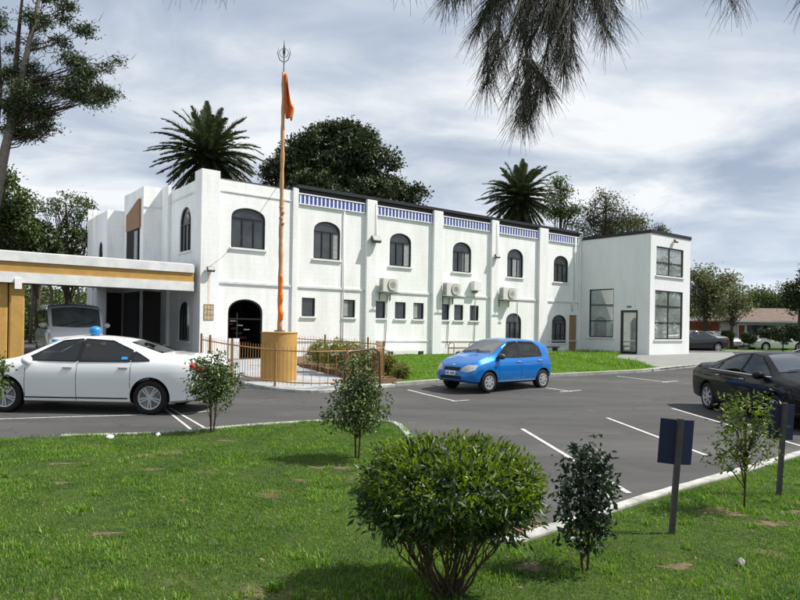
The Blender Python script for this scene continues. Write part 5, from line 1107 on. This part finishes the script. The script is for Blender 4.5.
# ------------------------------------------------------------------ grass
def inside(poly, X, Y):
    c = np.zeros(len(X), bool); n = len(poly)
    for i in range(n):
        x0, y0 = poly[i]; x1, y1 = poly[(i + 1) % n]
        if y0 == y1: continue
        m = ((y0 > Y) != (y1 > Y)) & (X < (x1 - x0) * (Y - y0) / (y1 - y0) + x0); c ^= m
    return c
SOIL = [(*G(330, 474), .32, .14), (*G(300, 487), .16, .07), (*G(60, 470), .22, .09), (*G(150, 476), .2, .08), (*G(104, 543), .16, .07), (*G(60, 490), .15, .06), (*G(720, 520), .34, .16), (*G(770, 532), .28, .11), (*G(676, 577), .22, .08), (*G(530, 578), .2, .1), (*G(795, 520), .15, .08), (*G(225, 446), .25, .08), (*G(182, 508), .1, .05), (*G(270, 505), .1, .04)]
def gnoise(X, Y): return .5 + .25 * np.sin(X * 2.3 + 1.7 * np.sin(Y * 1.9)) + .25 * np.sin(Y * 3.1 + 1.3 * np.sin(X * 2.7 + 1))
def grass(name, poly, box, n, hmin, hmax, wid, m, zoff, label, soil=True, dens=None, bend=.5):
    X = RNG.uniform(box[0], box[1], n); Y = RNG.uniform(box[2], box[3], n); k = inside(poly, X, Y)
    if dens: k &= (RNG.random(n) < dens(X, Y))
    if soil:
        for sx, sy, ra, rb in SOIL:
            r = ((X - sx) / ra) ** 2 + ((Y - sy) / rb) ** 2; k &= ~((r < RNG.uniform(.15, 1.5, n)) & (RNG.random(n) < .93))
    thin = gnoise(X * 2.1 + 3, Y * 2.7) * .6 + gnoise(X * 5.3, Y * 4.9 + 2) * .4; k &= RNG.random(n) < np.clip(.35 + 1.3 * thin, .3, 1); X, Y = X[k], Y[k]; n = len(X); g = gnoise(X, Y); s = np.clip((Y - 15) / 12, 0, 1); Z = .4 * s * s * (3 - 2 * s) + zoff
    H_ = RNG.uniform(hmin, hmax, n) * (.6 + .7 * g) * np.where(RNG.random(n) < .04, 1.6, 1); az = RNG.uniform(0, 2 * pi, n); ln = RNG.uniform(.1, bend * 2, n) * H_; dxv, dyv = np.cos(az), np.sin(az); Wd = wid * RNG.uniform(.6, 1.3, n)
    px_, py_ = -dyv * Wd, dxv * Wd; base = np.stack([X, Y, Z], 1); sd = np.stack([px_, py_, np.zeros(n)], 1); mid = base + np.stack([dxv * ln * .3, dyv * ln * .3, H_ * .6], 1); tip = base + np.stack([dxv * ln, dyv * ln, H_], 1)
    v = np.stack([base - sd, base + sd, mid + sd * .75, mid - sd * .75, tip], 1).reshape(-1, 3); i = np.arange(n)[:, None] * 5
    f = np.concatenate([i + np.array([[0, 1, 2]]), i + np.array([[0, 2, 3]]), i + np.array([[3, 2, 4]])], 1).reshape(-1, 3)
    o = np_mesh(name, v, f, m); o['kind'] = 'stuff'; o['label'] = label; return o
LP = inset(kl, .1) + [(40, 20), (40, -12), (-40, -12)]
wedge = lambda X, Y: ((np.abs(X) < .66 * Y + 4.0)) * np.clip(1.25 - Y / 22, .5, 1)
grass('grass', LP, (-11, 13, 3.2, 13.2), 1450000, .012, .036, .0029, M['blade'], .07, 'short green grass of the front lawn', dens=wedge)
grass('grass', LP, (-9, 9, -3, 3.2), 110000, .022, .055, .004, M['blade'], .07, 'short green grass of the lawn nearest the viewer', soil=False)
grass('side_grass', lawn2, (-3, 17, 17, 36), 200000, .03, .07, .009, M['blade2'], .08, 'bright green grass strip along the white building', soil=False)
rough = [tuple(BL(18.5, -1.2)[:2]), tuple(BL(22.9, -.6)[:2]), tuple(BL(22.9, -3.0)[:2]), G(612, 361), G(636, 364.8), G(650, 369.5), G(630, 371.5), G(600, 367)]
grass('weeds', rough, (5, 17, 24, 38), 60000, .08, .20, .012, M['blade2'], .08, 'taller weedy grass at the foot of the annex wall', soil=False, bend=.6)
# coarser clumps and flat weeds here and there
cx_ = RNG.uniform(-6, 8, 420); cy_ = RNG.uniform(3.7, 11.5, 420); kk = inside(LP, cx_, cy_); cx_, cy_ = cx_[kk], cy_[kk]; rr_ = RNG.uniform(.02, .07, len(cx_)); nb = 46; n = len(cx_) * nb
X = np.repeat(cx_, nb) + RNG.normal(size=n) * np.repeat(rr_, nb); Y = np.repeat(cy_, nb) + RNG.normal(size=n) * np.repeat(rr_, nb); az = RNG.uniform(0, 2 * pi, n); H_ = RNG.uniform(.025, .065, n); bs = np.stack([X, Y, np.full(n, .07)], 1); sd = np.stack([-np.sin(az), np.cos(az), 0 * az], 1) * .0038
ex = RNG.uniform(.01, .05, n)[:, None] * np.stack([np.cos(az), np.sin(az), 0 * az], 1); up_ = np.stack([0 * az, 0 * az, H_], 1); tp_ = bs + ex + up_; md_ = bs + ex * .35 + up_ * .65
v = np.stack([bs - sd, bs + sd, md_ + sd, md_ - sd, tp_], 1).reshape(-1, 3); i = np.arange(n)[:, None] * 5; f = np.concatenate([i + np.array([[0, 1, 2]]), i + np.array([[0, 2, 3]]), i + np.array([[3, 2, 4]])], 1).reshape(-1, 3)
o = np_mesh('grass_clumps', v, f, M['blade2']); o['kind'] = 'stuff'; o['label'] = 'brighter coarse clumps scattered through the front lawn'
# kerb-side tufts spilling over
kd = densify(kl[4:40], .02); tx = [(x + RNG.normal() * .035 + .03, y - .06 + RNG.normal() * .03) for x, y in kd for _ in range(9) if RNG.random() < .35 + .65 * (sin(x * 7) * sin(y * 9) > .1)]
X = np.array([p[0] for p in tx]); Y = np.array([p[1] for p in tx]); n = len(X); az = RNG.uniform(0, 2 * pi, n); H_ = RNG.uniform(.04, .09, n); bs = np.stack([X, Y, np.full(n, .06)], 1); sd = np.stack([-np.sin(az), np.cos(az), 0 * az], 1) * .0032; tp_ = bs + np.stack([np.cos(az) * .05, np.sin(az) * .05, H_], 1); md_ = bs + np.stack([np.cos(az) * .015, np.sin(az) * .015, H_ * .65], 1)
v = np.stack([bs - sd, bs + sd, md_ + sd, md_ - sd, tp_], 1).reshape(-1, 3); i = np.arange(n)[:, None] * 5; f = np.concatenate([i + np.array([[0, 1, 2]]), i + np.array([[0, 2, 3]]), i + np.array([[3, 2, 4]])], 1).reshape(-1, 3)
o = np_mesh('kerb_grass', v, f, M['blade']); o['kind'] = 'stuff'; o['label'] = 'grass tufts leaning over the white kerb'
# soil patches, dead leaves, litter
for i, (sx, sy, ra, rb) in enumerate(SOIL):
    mb = MB(); n = 64; ph = [random.uniform(0, 6.28) for _ in range(5)]; rad = lambda a: .62 * (1 + .3 * sin(2 * a + ph[0]) + .25 * sin(3 * a + ph[1]) + .2 * sin(5 * a + ph[2]) + .15 * sin(9 * a + ph[3]) + .12 * sin(14 * a + ph[4]))
    vs = [(sx, sy, .086)] + [(sx + ra * rad(a) * cos(a), sy + rb * rad(a) * sin(a), .078) for a in [2 * pi * k / n for k in range(n)]]
    mb.add(vs, [(0, k + 1, (k + 1) % n + 1) for k in range(n)]); o = mb.build('soil', M['soil'], None); o['kind'] = 'structure'
k = 900; X = RNG.uniform(-7, 8, k); Y = RNG.uniform(3.6, 11, k); kk = inside(LP, X, Y) & ((gnoise(X * 1.3, Y * 1.1) > .55) | (X > 1)); X, Y = X[kk], Y[kk]; c = np.stack([X, Y, np.full(len(X), .115)], 1); d = unit(np.stack([RNG.normal(size=len(X)), RNG.normal(size=len(X)), RNG.normal(size=len(X)) * .2], 1)); v, f = leaf_arrays(c, d, RNG.uniform(.02, .05, len(X)), .018)
o = np_mesh('fallen_leaves', v, f, leafmat('dry leaves', [(.12, .07, .035), (.2, .14, .08), (.33, .27, .18)], .8, .2, .1)); o['kind'] = 'stuff'; o['label'] = 'dry fallen leaves scattered in the lawn'
def scrap(label, px, py, r, m, nm):
    x, y = G(px, py); mb = MB(); n = 9; vs = [(0, 0, .05)] + [(r * random.uniform(.6, 1.2) * cos(2 * pi * i / n), r * .7 * random.uniform(.6, 1.2) * sin(2 * pi * i / n), random.uniform(.0, .035)) for i in range(n)]
    vs2 = [(a, b_, c_ - .02) for a, b_, c_ in vs]; mb.add(vs + vs2, [(0, i + 1, (i + 1) % n + 1) for i in range(n)] + [(n + 1, n + 1 + (i + 1) % n + 1, n + 1 + i + 1) for i in range(n)] + [(i + 1, n + 2 + i, n + 2 + (i + 1) % n, (i + 1) % n + 1) for i in range(n)])
    o = mb.build(nm, m, None); o.location = (x, y, .09); tag(o, label, 'litter' if nm == 'paper_scrap' else 'stone')
scrap('crumpled white paper scrap on the lawn in front of the white car', 110, 444, .07, M['white'], 'paper_scrap')
scrap('small white paper scrap near the kerb by the red flowered camellia', 158, 441, .05, M['white'], 'paper_scrap')
scrap('pale stone lying in the grass at lower right', 740, 576, .035, M['kerb2'], 'stone')

# ------------------------------------------------------------------ far side of the road
def house(label, x, y, wd_, dp, hw, hr, rz, mw='housewall', mr='rooftile', wins=(), doors=()):
    o = empty('house', (x, y, .35), rz, label, 'house'); holes = [arch_pts(a, b, c, d, 0) for a, b, c, d in wins] + [arch_pts(a, b, .05, 2.1, 0) for a, b in doors]
    wall('wall', [(0, 0), (wd_, 0), (wd_, hw), (0, hw)], holes, M[mw], o, reveal=.1); MB().box(0, wd_, .12, dp, 0, hw).build('wall', M[mw], o)
    for a, b, c, d in wins: window(o, arch_pts(a, b, c, d, 0), a, b, c, d, 0, [(a + b) / 2], [], fw=.06, yf=.06)
    for a, b in doors: MB().box(a, b, .04, .09, .05, 2.1).build('door', M['brownfence'], o)
    e = .5; r = MB().add([(-e, -e, hw), (wd_ + e, -e, hw), (wd_ + e, dp + e, hw), (-e, dp + e, hw), (dp * .45, dp / 2, hw + hr), (wd_ - dp * .45, dp / 2, hw + hr), (-e, -e, hw - .14), (wd_ + e, -e, hw - .14), (wd_ + e, dp + e, hw - .14), (-e, dp + e, hw - .14)],
        [(0, 1, 5, 4), (1, 2, 5), (2, 3, 4, 5), (3, 0, 4), (6, 7, 1, 0), (7, 8, 2, 1), (8, 9, 3, 2), (9, 6, 0, 3), (9, 8, 7, 6)]).build('roof', M[mr], o); MB().box(-e - .08, wd_ + e, -e - .1, -e - .005, hw - .16, hw).build('gutter', M['white'], o); return o
p = P(748, 350, 58)
house('low pale house with brown tiled hip roof and wide front windows across the road', p.x - 1.0, 58, 12, 8, 2.55, 1.3, radians(4), wins=((.9, 4.1, .4, 2.15), (6.6, 8.2, .9, 2.1)), doors=((-.0 + .15, .7),))
p = P(722, 350, 62)
house('small white garage like building left of the tiled house', p.x, 66, 3.4, 6, 2.6, .5, radians(4), mr='white', wins=())
p = P(775, 350, 75)
house('second brown roofed house set behind the first one', p.x - 3, 78, 14, 9, 3.0, 1.6, radians(-8))
p0, p1 = P(686, 345, 60), P(721, 345, 58); q = MB(); L0 = (p1 - p0).length
FN = empty('timber_fence', (p0.x, p0.y, .35), atan2(p1.y - p0.y, p1.x - p0.x), 'tall red brown timber fence across the road beyond the dark blue sedan', 'fence')
for k in range(int(L0 / .16)): q.box(k * .16, k * .16 + .15, 0, .025, 0, 2.35 + .02 * (k % 3))
q.build('paling_panel', M['brownfence'], FN); MB().box(0, L0, .03, .08, .4, .5).box(0, L0, .03, .08, 1.9, 2.0).build('rail', M['brownfence'], FN)
for i, (px, dd, r, zc, lab) in enumerate(((727.5, 49.5, .42, 1.15, 'small round topiary bush nearest the slender tree'), (749, 49.0, .45, 1.0, 'flat low topiary bush on the verge left of the house windows'), (766.5, 50, .52, 1.25, 'round topiary bush in front of the house windows'), (783, 47.5, .78, 1.35, 'largest round topiary ball on a short stem by the white sedan'), (799, 47, .78, 1.5, 'topiary ball cut by the right photo edge'))):
    c = P(px, 345, dd); tree('topiary_bush', lab, (c.x, dd, .4), [(c.x, dd, .4 + zc, r, r, r * .85)], 260, 16, .07, .13, .07, M['poh'], [(c.x, dd, .3), (c.x, dd, .4 + zc)], 'bark', 'topiary bushes on the far verge', 'bush', 6, .6, 1, tr_r=.06, limb_r=.02)
c = P(732, 345, 49.5)
# low hedge masses closing the horizon
for i, (px, dd, rr, h, lab) in enumerate(((690, 95, 7, 7, 'far dense trees just right of the annex'), (730, 100, 8, 5, 'far dense trees behind the garage like building'), (775, 110, 8, 6, 'far dense trees behind the second house'), (830, 110, 9, 7, 'far dense trees beyond the right photo edge'), (-60, 75, 9, 8, 'far dense trees left of the photo edge'), (20, 75, 9, 6, 'far dense trees low behind the canopy roof'), (110, 80, 8, 5, 'far dense trees behind the white wing'))):
    c = P(px, 330, dd); tree('distant_tree', lab, (c.x, dd, .3), [(c.x, dd, h * .5, rr, rr * .5, h * .55), (c.x + rr * .5, dd, h * .4, rr * .7, rr * .4, h * .45)], 260, 14, .8, .7, .35, M['midleaf'], [(c.x, dd, .3), (c.x, dd, h * .6)], 'bark', 'distant trees on the horizon', 'tree', 8, .5, tr_r=.3)

car(SEDAN, 'parked_car', PW, (29.5, 40.5, .4), pi * .5 + .15, 'white car beyond right photo edge, seen only as reflection in annex lower window', 'car', 1, wheelstyle='seven', detail=False)
for i, (x, y, lab) in enumerate(((46, 40, 'broad green tree beyond right photo edge, reflected in the annex windows'), (48, 48, 'second green tree beyond right photo edge, behind the reflected one'))):
    tree('broadleaf_tree', lab, (x, y, .4), [(x, y, 6, 4.5, 4.5, 3.6), (x + 1, y, 3.6, 3.8, 4, 2.5)], 300, 16, .4, .36, .2, M['midleaf'], [(x, y, .3), (x, y, 6)], 'bark', None, 'tree', 10, .5, tr_r=.3)
